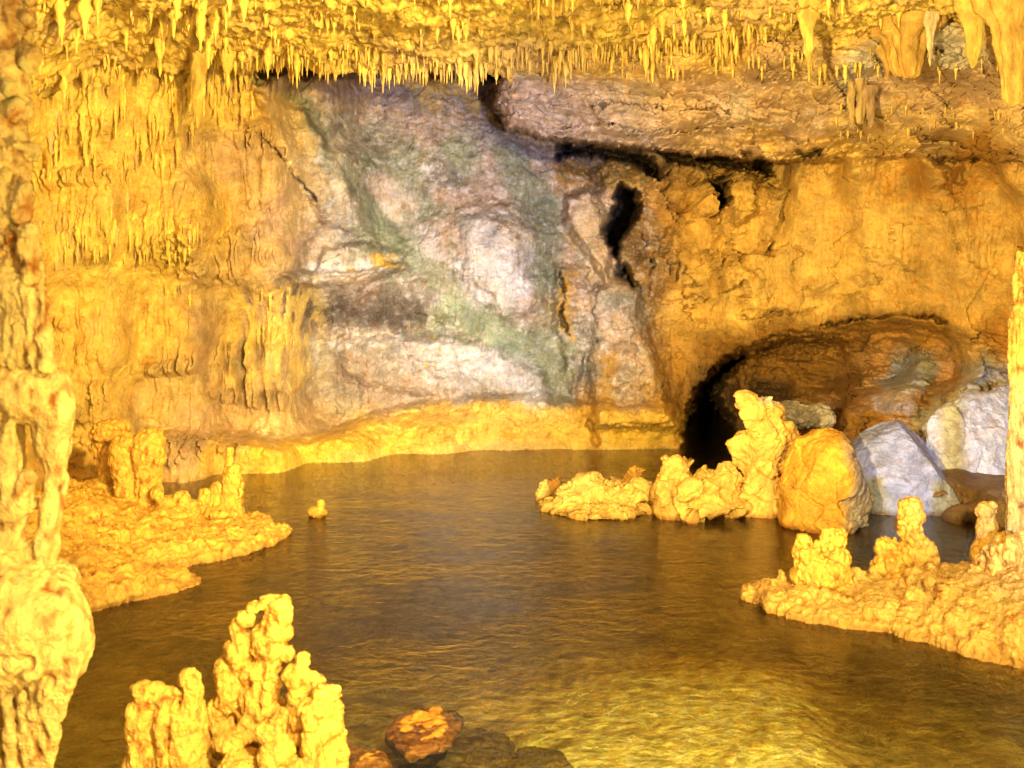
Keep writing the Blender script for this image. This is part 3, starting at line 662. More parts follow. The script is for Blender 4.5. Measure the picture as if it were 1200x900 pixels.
class Blob:
    """union of ellipsoids and tapered capsules given in picture units at a stated distance"""
    def __init__(s, Y): s.Y = Y; s.p = []; s.cuts = []
    def cut(s, px, py, n, d=0, dY=0):
        n = np.array(n, float); n /= np.linalg.norm(n); s.cuts.append((np.array(P(px, py, s.Y + dY)), n)); return s
    def e(s, px, py, rx, ry, dY=0, rd=None, k=None):
        Y = s.Y + dY; u = Y / F
        s.p.append(('e', np.array(P(px, py, Y)), np.array([rx * u, (rd if rd else rx) * u, ry * u]))); return s
    def c(s, x0, y0, r0, x1, y1, r1, dY=0, dY1=None):
        u = s.Y / F
        s.p.append(('c', np.array(P(x0, y0, s.Y + dY)), np.array(P(x1, y1, s.Y + (dY if dY1 is None else dY1))), r0 * u, r1 * u)); return s
    def spire(s, x0, y0, r0, x1, y1, r1, seed, dY=0, knob=.5, n=None):
        """knobbly tower from base (x0,y0) to tip (x1,y1)"""
        r = random.Random(seed); s.c(x0, y0, r0 * .8, x1, y1 + r1, r1 * .75, dY)
        n = n or int(abs(y1 - y0) / max(3, (r0 + r1) * .33)) + 2
        for i in range(n):
            t = i / (n - 1.0); rr = r0 + (r1 - r0) * t
            s.e(x0 + (x1 - x0) * t + r.uniform(-.35, .35) * rr, y0 + (y1 + r1 * .5 - y0) * t, rr * r.uniform(.75, 1.05), rr * r.uniform(.5, .8), dY)
            for _ in range(4):
                a = r.uniform(-1.6, 1.6) ; q = rr * knob * r.uniform(.35, .85)
                s.e(x0 + (x1 - x0) * t + math.sin(a) * rr * .85, y0 + (y1 - y0) * t + r.uniform(-.3, .3) * rr, q * .8, q * r.uniform(.8, 1.3), dY - math.cos(a) * rr * .8 * s.Y / F)
        return s
    def mesh(s, vox, k=None, fac=0, facf=2.0, amp=.02, freq=6.0, pop=.012, popf=22.0, seed=0, aniso=(1, 1, 1), terr=0, zcut=-.45):
        k = k if k else vox * 3
        lo = np.min([(q[1] - q[2] if q[0] == 'e' else np.minimum(q[1] - q[3], q[2] - q[4])) for q in s.p], 0) - k - vox * 3
        hi = np.max([(q[1] + q[2] if q[0] == 'e' else np.maximum(q[1] + q[3], q[2] + q[4])) for q in s.p], 0) + k + vox * 3
        lo[2] = max(lo[2], zcut - vox * 2)
        n = np.ceil((hi - lo) / vox).astype(int) + 1
        ax = [lo[d] + np.arange(n[d]) * vox for d in range(3)]
        S = np.full(n, 1.0, np.float32)
        for q in s.p:
            if q[0] == 'e': a, b = q[1] - q[2] - k, q[1] + q[2] + k
            else: a, b = np.minimum(q[1] - q[3], q[2] - q[4]) - k, np.maximum(q[1] + q[3], q[2] + q[4]) + k
            i0 = np.clip(((a - lo) / vox).astype(int), 0, n - 1); i1 = np.clip(((b - lo) / vox).astype(int) + 2, 0, n)
            if np.any(i1 <= i0): continue
            sub = tuple(slice(i0[d], i1[d]) for d in range(3))
            g = np.meshgrid(*[ax[d][sub[d]].astype(np.float32) for d in range(3)], indexing='ij', sparse=True)
            if q[0] == 'e':
                m = q[2]; d = (np.sqrt(((g[0] - q[1][0]) / m[0]) ** 2 + ((g[1] - q[1][1]) / m[1]) ** 2 + ((g[2] - q[1][2]) / m[2]) ** 2) - 1) * m.min()
            else:
                e_ = q[2] - q[1]; L2 = e_ @ e_ + 1e-9
                t = np.clip(((g[0] - q[1][0]) * e_[0] + (g[1] - q[1][1]) * e_[1] + (g[2] - q[1][2]) * e_[2]) / L2, 0, 1)
                d = np.sqrt((g[0] - q[1][0] - t * e_[0]) ** 2 + (g[1] - q[1][1] - t * e_[1]) ** 2 + (g[2] - q[1][2] - t * e_[2]) ** 2) - (q[3] + (q[4] - q[3]) * t)
            cur = S[sub]; hh = np.clip(.5 + .5 * (cur - d) / k, 0, 1)
            S[sub] = np.where(d < cur + k, cur * (1 - hh) + d * hh - k * hh * (1 - hh), cur)
        if s.cuts:
            g = np.meshgrid(*[a_.astype(np.float32) for a_ in ax], indexing='ij', sparse=True)
            for c0, n0 in s.cuts: S = np.maximum(S, ((g[0] - c0[0]) * n0[0] + (g[1] - c0[1]) * n0[1] + (g[2] - c0[2]) * n0[2]).astype(np.float32))
        zz = ax[2][None, None, :]; S = np.maximum(S, (zcut - zz).astype(np.float32))
        S[0] = S[-1] = 1; S[:, 0] = S[:, -1] = 1; S[:, :, 0] = S[:, :, -1] = 1
        V, Q = surface_nets(S, lo, vox)
        V = V.astype(np.float64)
        for _ in range(1):                       # light relaxation
            c = np.zeros_like(V); w = np.zeros(len(V))
            for i in range(4):
                a_, b_ = Q[:, i], Q[:, (i + 1) % 4]
                for d in range(3): c[:, d] += np.bincount(a_, V[b_, d], len(V))
                w += np.bincount(a_, minlength=len(V))
            V = V * .5 + .5 * c / w[:, None]
        N = vnormals(V, Q)
        pa = V * np.array(aniso)
        nz_ = fbm(pa * freq, 4, seed + 5, gain=.55)
        w1, w2, _ = worley(pa * popf + fbm(pa * popf * .4, 2, seed)[:, None], seed + 9)
        v1, v2, _ = worley(pa * popf * .42, seed + 19)
        u1, u2, _ = worley(pa * popf * 2.3, seed + 29)
        dd = amp * nz_ + pop * 1.8 * (.5 - w1 ** 2) + pop * 3.6 * (.5 - v1 ** 2) + pop * .8 * (.5 - u1 ** 2)
        rid = fbm(V * np.array([15, 15, 5.5]), 3, seed + 41, ridge=True)
        rid2 = fbm(V * np.array([34, 34, 22.]), 2, seed + 43, ridge=True)
        if not fac: dd = dd + min(amp, .05) * (.6 * rid + .2 * rid2 - .25)
        dd = dd - pop * 1.3
        if terr: dd += terr * fbm(V * np.array([1.2, 1.2, 14]), 3, seed + 3, ridge=True)
        V = V + N * dd[:, None]
        if fac:
            q_ = V * facf + nz_[:, None] * .25
            fv, fe = facet(q_, seed + 31, .55, .45); fv2, fe2 = facet(q_ * 2.7, seed + 37, .55, .4)
            V = V + N * (fac * fv + fac * .35 * fv2 - fac * .18 * sst(.05, 0, fe))[:, None]
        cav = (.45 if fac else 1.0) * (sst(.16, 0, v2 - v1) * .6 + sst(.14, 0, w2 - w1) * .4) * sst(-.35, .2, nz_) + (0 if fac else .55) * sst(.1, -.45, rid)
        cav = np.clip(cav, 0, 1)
        return V, Q, nz_, cav
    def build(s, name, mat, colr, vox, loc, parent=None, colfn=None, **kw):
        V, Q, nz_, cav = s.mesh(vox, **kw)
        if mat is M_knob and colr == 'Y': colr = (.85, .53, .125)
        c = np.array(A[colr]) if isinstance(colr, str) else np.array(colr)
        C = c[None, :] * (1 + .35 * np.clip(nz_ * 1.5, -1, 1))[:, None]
        C = C * (1 - (cav * .85)[:, None] * np.array([.75, 1.0, 1.15]))  # occlusion shade painted into the creases
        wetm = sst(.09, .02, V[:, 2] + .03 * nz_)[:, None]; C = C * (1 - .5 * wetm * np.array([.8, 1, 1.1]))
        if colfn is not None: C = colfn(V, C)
        mk = (1 - np.exp(np.minimum(V[:, 2] + .04, 0) * 14))[:, None]; C = C * (1 - mk) + np.array([.19, .145, .045]) * mk  # dimming by the water painted onto the submerged parts
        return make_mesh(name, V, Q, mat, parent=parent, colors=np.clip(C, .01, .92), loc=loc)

# ---------------- big column at the left edge
YC = 5.2
root = empty('dripstone_column', P(20, 1050, YC), 'massive knobbly yellow dripstone column filling the left edge of the picture', 'column')
b = Blob(YC)
b.c(-10, -60, 42, 2, 120, 30).c(2, 120, 30, -6, 260, 34).c(-6, 260, 34, 12, 400, 30).c(14, 300, 22, 34, 440, 20).c(-30, 200, 40, -30, 460, 50)
b.e(16, 18, 24, 40, -.05).e(6, 90, 26, 44, -.05).e(20, 178, 14, 40, -.04).e(8, 235, 24, 30, -.05).e(26, 296, 18, 30, -.03).e(34, 322, 16, 20).e(16, 340, 22, 30, -.06).e(44, 358, 9, 26).e(26, 396, 24, 28, -.05)
for i in range(90):
    y = random.uniform(-30, 420); x = random.uniform(-12, 40); q = random.uniform(3.5, 9)
    b.e(x, y, q, q * random.uniform(.9, 1.8), -.13 * random.random() - .03)
for x in (8, 20, 34, 46, 52): b.c(x, 330 + x * .4, 6, x + 6, 430, 5, -.14)
b.build('shaft', M_knob, (.92, .70, .30), .011, P(0, 420, YC), root, amp=.045, freq=4, pop=.008, popf=9, seed=3, k=.028, aniso=(1, 1, .6))
b = Blob(YC)
b.e(40, 462, 42, 36, 0, 40).e(70, 475, 16, 40, -.03).e(10, 450, 30, 26, -.05).e(-20, 520, 46, 90, .1).e(60, 500, 22, 46, 0)
b.c(66, 470, 17, 66, 560, 13).c(66, 560, 14, 54, 640, 12).c(54, 640, 14, 48, 690, 13)
b.c(34, 560, 11, 20, 600, 10, -.1).c(8, 505, 10, 8, 600, 12, -.1).c(20, 600, 12, 14, 690, 10).c(38, 640, 8, 34, 690, 9).c(-16, 480, 18, -20, 700, 20)
b.e(30, 590, 14, 12).e(70, 530, 12, 22).e(8, 640, 16, 24)
b.build('drapery', M_knob, (.92, .70, .30), .0105, P(30, 600, YC), root, amp=.022, freq=5, pop=.006, popf=10, seed=8, k=.03, aniso=(1, 1, .5))
b = Blob(YC)
b.e(20, 740, 84, 74, 0, 60).e(64, 750, 42, 56, -.05, 40).e(20, 690, 66, 40).e(40, 720, 56, 50, -.08).e(5, 660, 36, 26)
for i in range(60):
    a = random.uniform(-1.3, 1.3); y = random.uniform(690, 830)
    b.e(20 + 78 * math.sin(a) * math.sqrt(max(.05, 1 - ((y - 740) / 95) ** 2)), y, random.uniform(5, 9), random.uniform(6, 12), -.24 * math.cos(a) - .02)
for x0, x1, r_ in ((-4, 20, 8), (18, 32, 7), (40, 40, 8), (62, 44, 7), (80, 47, 8), (92, 52, 6), (-24, -4, 10)):
    b.c(x0, 770, r_, x0 + (x1 - x0) * .6, 835, r_ * .8, -.2, -.14).c(x0 + (x1 - x0) * .6, 835, r_ * .8, x1, 940, r_ * .8, -.14, -.05)
b.c(20, 780, 30, 24, 860, 10, .15).c(24, 860, 10, 26, 940, 16, .1)
b.build('bulb', M_knob, (.92, .68, .28), .0105, P(30, 750, YC), root, amp=.025, freq=4, pop=.009, popf=10, seed=12, k=.02, zcut=-.6, aniso=(1, 1, .7))

# ---------------- two stalagmites at bottom left
def knobby(name, label, cat, Y, py_base, prims, fac=0, facf=2.0, colr='Y', vox=.008, group=None, mat=None, amp=.02, freq=7, pop=.009, popf=20, seed=1, k=None, px=None, zcut=-.5, terr=0, colfn=None, aniso=(1,1,1)):
    b = Blob(Y); prims(b)
    o = b.build(name, mat or M_knob, colr, vox, P(px, py_base, Y), amp=amp, freq=freq, pop=pop, popf=popf, seed=seed, k=k, zcut=zcut, terr=terr, colfn=colfn, aniso=aniso, fac=fac, facf=facf)
    return tag(o, label, cat, group)

YA = 6.0
def st_a(b):
    b.c(172, 930, 20, 168, 830, 14).c(200, 930, 24, 196, 830, 13).c(224, 930, 22, 226, 800, 12)
    b.e(165, 806, 13, 8).e(172, 820, 14, 12).e(194, 818, 14, 10).e(200, 814, 12, 9).e(222, 796, 13, 12).e(228, 812, 11, 20).e(222, 840, 16, 18).e(196, 845, 14, 14, -.05).e(182, 806, 8, 5)
    b.c(160, 830, 10, 158, 930, 14).c(188, 850, 6, 192, 910, 5, -.1).c(204, 850, 7, 208, 910, 6, -.1).c(232, 830, 10, 238, 930, 12).c(214, 870, 12, 216, 920, 14, -.06)
knobby('stalagmite', 'twin-topped yellow stalagmite with vertical drips, left of the tall cluster in front', 'stalagmite', YA, 930, st_a, px=198, seed=4, pop=.008, popf=13, amp=.022, k=.02)

root = empty('stalagmite_cluster', P(325, 930, YA), 'tall jagged cluster of knobbly yellow stalagmites rising from the near water', 'stalagmite cluster')
b = Blob(YA)
b.spire(300, 900, 30, 312, 735, 17, 1, .05).spire(312, 760, 18, 326, 712, 10, 2, 0)
b.e(326, 706, 14, 8).e(312, 704, 9, 6).e(300, 712, 10, 6).e(333, 722, 12, 16).e(334, 740, 9, 12).e(322, 752, 10, 12).e(288, 726, 10, 8).e(276, 738, 8, 14).e(336, 766, 9, 9).e(280, 760, 16, 28, .06).e(272, 800, 20, 40, .1).e(262, 850, 22, 40, .15)
b.build('tall_spire', M_knob, 'Y', .0085, P(310, 900, YA), root, amp=.022, pop=.009, popf=20, seed=6, k=.014)
b = Blob(YA)
b.spire(345, 920, 22, 352, 776, 8, 11, -.1).e(352, 770, 9, 7, -.1).e(346, 790, 14, 12, -.1).e(368, 800, 12, 10, -.1).spire(372, 930, 24, 376, 805, 12, 12, -.2).e(390, 812, 9, 8, -.2).spire(392, 930, 18, 394, 815, 7, 14, -.15).e(362, 830, 12, 14, -.2)
b.e(330, 850, 14, 20, -.1).e(356, 850, 16, 22, -.15).e(372, 835, 16, 12, -.25).c(368, 840, 13, 370, 930, 16, -.27).e(388, 850, 14, 12, -.2)
b.build('right_spire', M_knob, 'Y', .0085, P(370, 930, YA), root, amp=.022, pop=.009, popf=20, seed=7, k=.014)
b = Blob(YA)
b.spire(322, 930, 20, 320, 845, 9, 21, -.35).e(310, 860, 10, 12, -.35).e(330, 880, 14, 22, -.35).e(286, 896, 26, 14, -.25).e(275, 905, 20, 12, -.3).e(340, 905, 30, 14, -.3).e(320, 900, 60, 26, 0, 40).e(270, 870, 20, 10, -.1)
b.build('base', M_knob, 'Y', .0085, P(320, 930, YA), root, amp=.022, pop=.009, popf=20, seed=9, k=.016)

# ---------------- submerged rocks
def sub(px, py, Y, rx, ry, top, name, label, colr, seed, rd=None):
    # top: height of its crown above (+) or under (-) the water
    x = (px - 600) / F * Y; u = Y / F; b = Blob(Y)
    c = np.array([x, Y, top - ry * u]); r = random.Random(seed)
    b.p.append(('e', c, np.array([rx * u, (rd or rx * .6) * u * 1.0, ry * u])))
    for _ in range(9):
        a = r.uniform(0, 6.28); b.p.append(('e', c + np.array([math.cos(a) * rx * u * .6, math.sin(a) * rx * u * .4, r.uniform(-.2, .3) * ry * u]), np.array([1, .9, .6]) * rx * u * r.uniform(.25, .5)))
    o = b.build(name, M_boulder, colr, max(.01, rx * u / 22), (x, Y, 0), amp=.05, freq=6, pop=.012, popf=12, seed=seed, k=.04, zcut=-.8, fac=.03, facf=4)
    tag(o, label, 'rock'); return o
sub(497, 842, 6.9, 40, 12, .012, 'submerged_rock', 'orange rock just breaking the surface near the tall stalagmite cluster', (.85, .46, .10), 31, rd=60)
sub(432, 882, 6.35, 26, 26, .008, 'submerged_rock', 'small orange rock in the water at the foot of the cluster', (.85, .48, .12), 32, rd=50)
sub(415, 862, 6.6, 14, 10, .0, 'submerged_rock', 'tiny orange rock at water level against the cluster', (.75, .46, .14), 33)
sub(560, 836, 7.0, 46, 9, -.22, 'submerged_rock', 'dark flat rock lying under water right of the orange rock', (.17, .12, .05), 34, rd=70)
sub(632, 850, 6.85, 34, 7, -.24, 'submerged_rock', 'dark brown underwater slab farthest right in the shallows', (.17, .12, .05), 35, rd=50)
sub(500, 815, 7.35, 44, 8, -.22, 'submerged_rock', 'dim brown underwater rock behind the orange rock', (.17, .12, .05), 36, rd=70)

# ---------------- left rock shelf and what grows on it
def shelf_left(b):
    for (px, py, Yb, rx, rz, rd) in ((90, 640, 11.0, .9, .55, 1.5), (40, 650, 10.6, .9, .8, 1.7), (150, 620, 11.4, 1.0, .34, .9), (215, 625, 11.6, .9, .20, .7), (275, 630, 12.0, .55, .10, .45), (300, 628, 12.2, .3, .07, .2),
                                     (125, 690, 9.9, .5, .34, .5), (90, 690, 9.8, .5, .42, .7), (170, 685, 10.1, .42, .14, .35), (195, 684, 10.2, .25, .06, .2), (110, 580, 12.6, .8, .55, .9), (190, 590, 12.6, .6, .36, .6)):
        x = (px - 600) / F * Yb
        b.p.append(('e', np.array([x, Yb, 0.0]), np.array([rx, rd, rz])))
    r = random.Random(5)
    for _ in range(70):
        px = r.uniform(70, 310); t = (px - 70) / 240; Yb = r.uniform(10.2 + 1.7 * t, 12.6); x = (px - 600) / F * Yb
        q = r.uniform(.05, .16); b.p.append(('e', np.array([x, Yb, .44 * (1 - t) ** 1.1 + .03]), np.array([q, q, q * .7])))
    for _ in range(30):
        px = r.uniform(90, 310); t = (px - 70) / 240; Yb = r.uniform(9.8 + 2.2 * t, 12.4); x = (px - 600) / F * Yb; q = r.uniform(.035, .07); zb = .36 * (1 - t) ** 1.1 + .02
        b.p.append(('c', np.array([x, Yb, zb]), np.array([x, Yb, zb + r.uniform(.06, .18)]), q * 1.3, q * .7))
    b.e(305, 622, 10, 8, 1.1).e(290, 618, 10, 8, 1.2).e(272, 615, 8, 7, 1.2)
def cf_shelf(V, C):
    m = sst(.35, .05, V[:, 2])[:, None]; return C * (1 - m * .25) + np.array(A['O']) * .25 * m
knobby('rock_shelf', 'broad yellow rock shelf sloping into the pool beside the left column', 'rock shelf', 11.0, 700, shelf_left, px=150, vox=.019, amp=.12, freq=2.8, pop=.017, popf=9, seed=15, k=.09, zcut=-.4, terr=.035, colfn=cf_shelf)
G_SL = None
def st(px, label, Y, base, prims, seed, **kw): return knobby('stalagmite', label, 'stalagmite', Y, base, prims, px=px, seed=seed, **kw)
st(130, 'leftmost pale rounded stalagmite standing behind the left rock shelf', 12.8, 590,
   lambda b: (b.e(128, 508, 20, 17), b.e(118, 522, 11, 14), b.c(126, 515, 14, 130, 600, 10), b.e(140, 500, 12, 9), b.e(124, 540, 12, 22)), 21, vox=.014, amp=.03, pop=.008, k=.03)
st(165, 'biggest rounded bulb-shaped stalagmite on the left rock shelf, cleft by a groove', 12.3, 590,
   lambda b: (b.e(174, 530, 20, 27), b.e(180, 515, 14, 14), b.c(174, 530, 17, 172, 610, 13), b.e(143, 536, 15, 24), b.e(148, 518, 14, 10), b.c(146, 535, 13, 150, 610, 14), b.e(160, 600, 30, 18)), 22, vox=.014, amp=.03, pop=.008, k=.012)
st(270, 'slim tilted finger-like stalagmite with thin spike at the tip of the left shelf', 12.35, 600,
   lambda b: (b.c(268, 600, 12, 272, 556, 10), b.e(275, 550, 9, 8), b.c(268, 560, 6, 270, 528, 4.5), b.e(278, 575, 8, 22), b.c(252, 598, 9, 254, 570, 6), b.e(240, 582, 8, 10), b.e(232, 596, 12, 10), b.e(262, 600, 24, 10)), 23, vox=.012, amp=.02, pop=.006, k=.02)
st(205, 'row of low rounded knobs in the middle of the left rock shelf', 12.0, 600,
   lambda b: (b.e(196, 590, 12, 9), b.e(212, 584, 10, 9), b.e(184, 578, 8, 10), b.e(225, 592, 9, 8), b.e(205, 600, 30, 10)), 24, vox=.013, amp=.02, pop=.008, k=.02)
st(90, 'low lumpy mound between the left column and the rounded stalagmites', 12.2, 610,
   lambda b: (b.e(90, 590, 26, 20), b.e(72, 580, 20, 22), b.e(108, 600, 22, 16), b.e(60, 610, 30, 30)), 25, vox=.016, amp=.05, freq=4, pop=.012, k=.05)
knobby('small_rock', 'tiny yellow rock poking alone out of the calm water', 'rock', 13.2, 607, lambda b: (b.e(372, 601, 12, 6), b.e(376, 593, 5, 6), b.e(368, 600, 6, 5), b.e(377, 590, 3.5, 4)), px=372, vox=.009, seed=41, amp=.015, pop=.006, k=.02)

# ---------------- islet and rocks at centre right
G_I = 'rocks of the low islet'
knobby('rock', 'flat broken yellow islet rock, longest and lowest in the middle of the pool', 'rock', 13.7, 597,
   lambda b: (b.e(672, 582, 26, 14), b.e(690, 576, 22, 16), b.e(655, 590, 24, 8), b.e(715, 584, 26, 13), b.e(735, 580, 22, 12), b.e(700, 594, 62, 7), b.e(684, 566, 12, 6), b.e(750, 572, 12, 10)), px=690, vox=.014, seed=51, mat=M_boulder, fac=.14, facf=3.2, amp=.07, freq=4.5, pop=.008, popf=9, k=.02, colr='y')
knobby('rock', 'small square yellow stone at the left tip of the islet', 'rock', 14.2, 576, lambda b: (b.e(635, 567, 6, 6), b.e(637, 574, 8, 7), b.e(634, 580, 9, 10)), px=635, vox=.011, seed=52, mat=M_boulder, fac=.14, facf=3.2, amp=.03, pop=.006, k=.02, colr='y')
knobby('rock', 'low crumb of rock between the square stone and the islet', 'rock', 14.5, 576, lambda b: (b.e(650, 572, 9, 5), b.e(657, 569, 6, 4), b.e(652, 580, 12, 10)), px=652, vox=.011, seed=53, mat=M_boulder, fac=.14, facf=3.2, amp=.03, pop=.006, k=.02, colr='o')
knobby('rock', 'round brown stone perched on the back of the islet', 'rock', 14.3, 566, lambda b: (b.e(744, 556, 12, 8), b.e(752, 550, 8, 6), b.e(740, 562, 12, 8), b.e(748, 576, 16, 16)), px=744, vox=.012, seed=54, mat=M_boulder, fac=.14, facf=3.2, amp=.04, pop=.008, k=.03, colr='o')
knobby('rock', 'small yellow stone left of the round brown one on the islet', 'rock', 14.4, 566, lambda b: (b.e(720, 564, 8, 5), b.e(716, 558, 4, 3), b.e(722, 574, 10, 12)), px=720, vox=.011, seed=55, mat=M_boulder, fac=.14, facf=3.2, amp=.03, pop=.006, k=.02, colr='y')
knobby('boulder', 'low hunched yellow boulder between the islet and the upright craggy rock', 'boulder', 13.3, 610,
   lambda b: (b.e(792, 560, 20, 22), b.e(782, 580, 18, 28), b.e(815, 575, 34, 24), b.e(850, 570, 18, 20), b.e(830, 590, 44, 16), b.e(795, 598, 26, 12), b.e(792, 545, 10, 10), b.e(862, 560, 12, 12)), px=815, vox=.014, seed=56, mat=M_boulder, fac=.26, facf=1.7, amp=.10, freq=3.6, pop=.014, popf=6, k=.05, colr='O')
def crag(b):
    b.c(888, 600, 20, 888, 500, 19).e(884, 480, 16, 20).e(876, 470, 12, 12).e(895, 520, 24, 30).e(900, 495, 20, 18, .1).e(912, 510, 22, 22, .15).e(872, 530, 14, 24).e(876, 590, 14, 26).e(906, 560, 26, 36, .3).e(890, 560, 22, 30).e(868, 600, 10, 8).e(926, 520, 12, 20, .2)
def cf_crag(V, C):
    p = 600 + F * V[:, 0] / V[:, 1]; q = HZ - F * (V[:, 2] - CAMZ) / V[:, 1]
    m = sst(886, 896, p) * sst(478, 466, q); return C * (1 - m[:, None]) + np.array(A['V']) * m[:, None]
knobby('boulder', 'upright craggy orange rock with a white cap, tallest in the pool', 'boulder', 13.4, 608, crag, px=888, vox=.014, seed=57, mat=M_boulder, fac=.26, facf=1.7, amp=.13, freq=3.2, pop=.016, popf=6, k=.05, colr='O', colfn=cf_crag)
def cf_dome(V, C):
    p = 600 + F * V[:, 0] / V[:, 1] + 20 * fbm(V * 3, 3, 71)
    m = (sst(985, 1005, p) * .8)[:, None]; return C * (1 - m) + np.array([.34, .36, .50]) * m
knobby('boulder', 'smooth domed orange boulder right of the upright craggy rock', 'boulder', 12.7, 628,
   lambda b: (b.e(965, 560, 46, 54), b.e(975, 530, 26, 24), b.e(945, 590, 30, 40), b.e(992, 590, 30, 36, .1), b.e(960, 610, 46, 24), b.cut(925, 545, (-1, -.4, .45)), b.cut(1012, 545, (.9, -.3, .6))), px=965, vox=.014, seed=58, mat=M_boulder, fac=.10, facf=1.7, amp=.09, freq=1.8, pop=.006, popf=10, k=.12, colr=(.66, .37, .07), colfn=cf_dome)
knobby('boulder', 'blue-grey slab boulder with a flat sloping face beside the domed orange one', 'boulder', 13.6, 615,
   lambda b: (b.e(1055, 575, 70, 84, .35, 60), b.e(1120, 600, 30, 30, .2, 40), b.e(1090, 600, 50, 40, .2, 50), b.e(1040, 600, 44, 50, .2, 50),
              b.cut(1062, 560, (-.15, -.80, .60), dY=-.28), b.cut(1050, 506, (-.35, -.1, 1), dY=.1), b.cut(1106, 555, (.95, -.25, .45), dY=.0), b.cut(1004, 560, (-1, -.25, .18), dY=0), b.cut(1132, 590, (.7, -.3, .6), dY=0)),
   px=1065, vox=.015, seed=59, mat=M_boulder, fac=.05, facf=2.2, amp=.035, freq=3.5, pop=.004, popf=9, k=.03, colr=(.34, .39, .68))
knobby('boulder', 'pale white and blue boulder rising behind the blue-grey slab', 'boulder', 14.6, 600,
   lambda b: (b.e(1150, 560, 74, 100, .5, 70), b.e(1190, 540, 60, 90, .5, 60), b.e(1108, 520, 22, 50, .1), b.e(1150, 590, 56, 50, .2, 40),
              b.cut(1135, 530, (-.35, -.85, .5), dY=-.25), b.cut(1185, 530, (.25, -.9, .6), dY=-.15), b.cut(1120, 474, (-.55, -.1, 1), dY=.1), b.cut(1092, 520, (-1, -.3, -.1)), b.cut(1160, 462, (.1, -.4, 1), dY=.2)),
   px=1140, vox=.016, seed=60, mat=M_boulder, fac=.09, facf=1.8, amp=.05, freq=3.0, pop=.005, popf=8, k=.03, colr=(.60, .66, .92))
knobby('boulder', 'dark brown rock wedged low beside the blue-grey slab and the right ledge', 'boulder', 13.0, 625,
   lambda b: (b.e(1128, 612, 16, 14), b.e(1150, 618, 24, 18), b.e(1185, 612, 26, 22)), px=1140, vox=.016, seed=61, mat=M_boulder, fac=.42, facf=1.7, amp=.08, freq=3, pop=.01, popf=7, k=.06, colr='d')
knobby('flat_stone', 'flat bluish stone lying on the cave floor behind the craggy rock', 'stone', 17.0, 492,
   lambda b: (b.e(930, 486, 30, 14, 0, 40), b.e(955, 486, 24, 12, 0, 30), b.e(915, 494, 18, 14), b.cut(935, 476, (.1, -.3, 1))), px=935, vox=.02, seed=62, mat=M_boulder, fac=.16, facf=2.0, amp=.06, pop=.006, k=.04, colr=(.55, .55, .62))

# ---------------- right ledge with its stalagmites
def shelf_right(b):
    for (px, py, Yb, rx, rz, rd) in ((910, 700, 9.75, .36, .12, .28), (950, 710, 9.4, .42, .13, .38), (1000, 712, 9.3, .55, .14, .5), (1060, 720, 9.2, .6, .17, .6), (1110, 730, 9.0, .6, .22, .75), (1160, 750, 8.9, .7, .42, 1.0), (1220, 760, 8.7, .9, .42, 1.0), (1180, 700, 9.5, .6, .30, .7), (1280, 760, 8.6, 1.1, .6, 1.4), (1150, 690, 9.8, .5, .26, .5)):
        b.p.append(('e', np.array([(px - 600) / F * Yb, Yb, 0.0]), np.array([rx, rd, rz])))
    r = random.Random(8)
    for _ in range(80):
        px = r.uniform(900, 1210); t = (px - 900) / 310; Yb = r.uniform(9.3 - 1.0 * t, 9.7); q = r.uniform(.04, .12)
        b.p.append(('e', np.array([(px - 600) / F * Yb, Yb, .05 + .24 * t ** 1.5 + r.uniform(-.05, .03)]), np.array([q, q, q * .7])))
    for _ in range(34):
        px = r.uniform(885, 1200); t = (px - 885) / 315; Yb = r.uniform(9.6 - 1.4 * t, 9.9 - .2 * t); x = (px - 600) / F * Yb; q = r.uniform(.03, .06); h_ = r.uniform(.05, .16); zb = .08 + .2 * t ** 1.5
        b.p.append(('c', np.array([x, Yb, zb]), np.array([x + r.uniform(-.02, .02), Yb, zb + h_]), q * 1.3, q * .7))
def cf_right(V, C):
    m = sst(.22, .0, V[:, 2])[:, None] * .6; return C * (1 - m) + np.array(A['o']) * m  # ochre shadow low on the ledge painted into its colour
knobby('rock_ledge', 'ochre rock ledge running into the water at lower right', 'rock ledge', 9.3, 740, shelf_right, px=1060, vox=.0165, amp=.09, freq=3.6, pop=.014, popf=9, seed=65, k=.07, zcut=-.4, terr=.02, colfn=cf_right, colr='O')
st(962, 'squat blocky stalagmite with notched top, leftmost on the right ledge', 9.6, 690,
   lambda b: (b.spire(950, 700, 20, 946, 640, 15, 1), b.spire(978, 690, 18, 977, 626, 14, 2), b.e(977, 632, 15, 14), b.e(942, 632, 9, 6), b.e(966, 628, 8, 4), b.e(985, 655, 12, 10), b.e(992, 680, 10, 14), b.e(965, 670, 28, 22), b.e(950, 700, 24, 16), b.e(975, 715, 26, 18)), 71, vox=.011, pop=.010, popf=16, amp=.025, k=.018)
st(1070, 'tall knobbly stalagmite with a thick finger top, in the middle of the right ledge', 9.9, 690,
   lambda b: (b.spire(1068, 680, 20, 1066, 592, 12, 3), b.e(1066, 592, 14, 8), b.e(1070, 605, 14, 10), b.e(1068, 620, 12, 12), b.spire(1040, 690, 22, 1040, 632, 11, 4), b.e(1040, 640, 12, 8), b.spire(1082, 690, 16, 1084, 640, 11, 5), b.e(1092, 655, 8, 12), b.e(1096, 682, 12, 8), b.e(1024, 680, 14, 12), b.e(1060, 690, 44, 16)), 72, vox=.011, pop=.010, popf=16, amp=.025, k=.018)
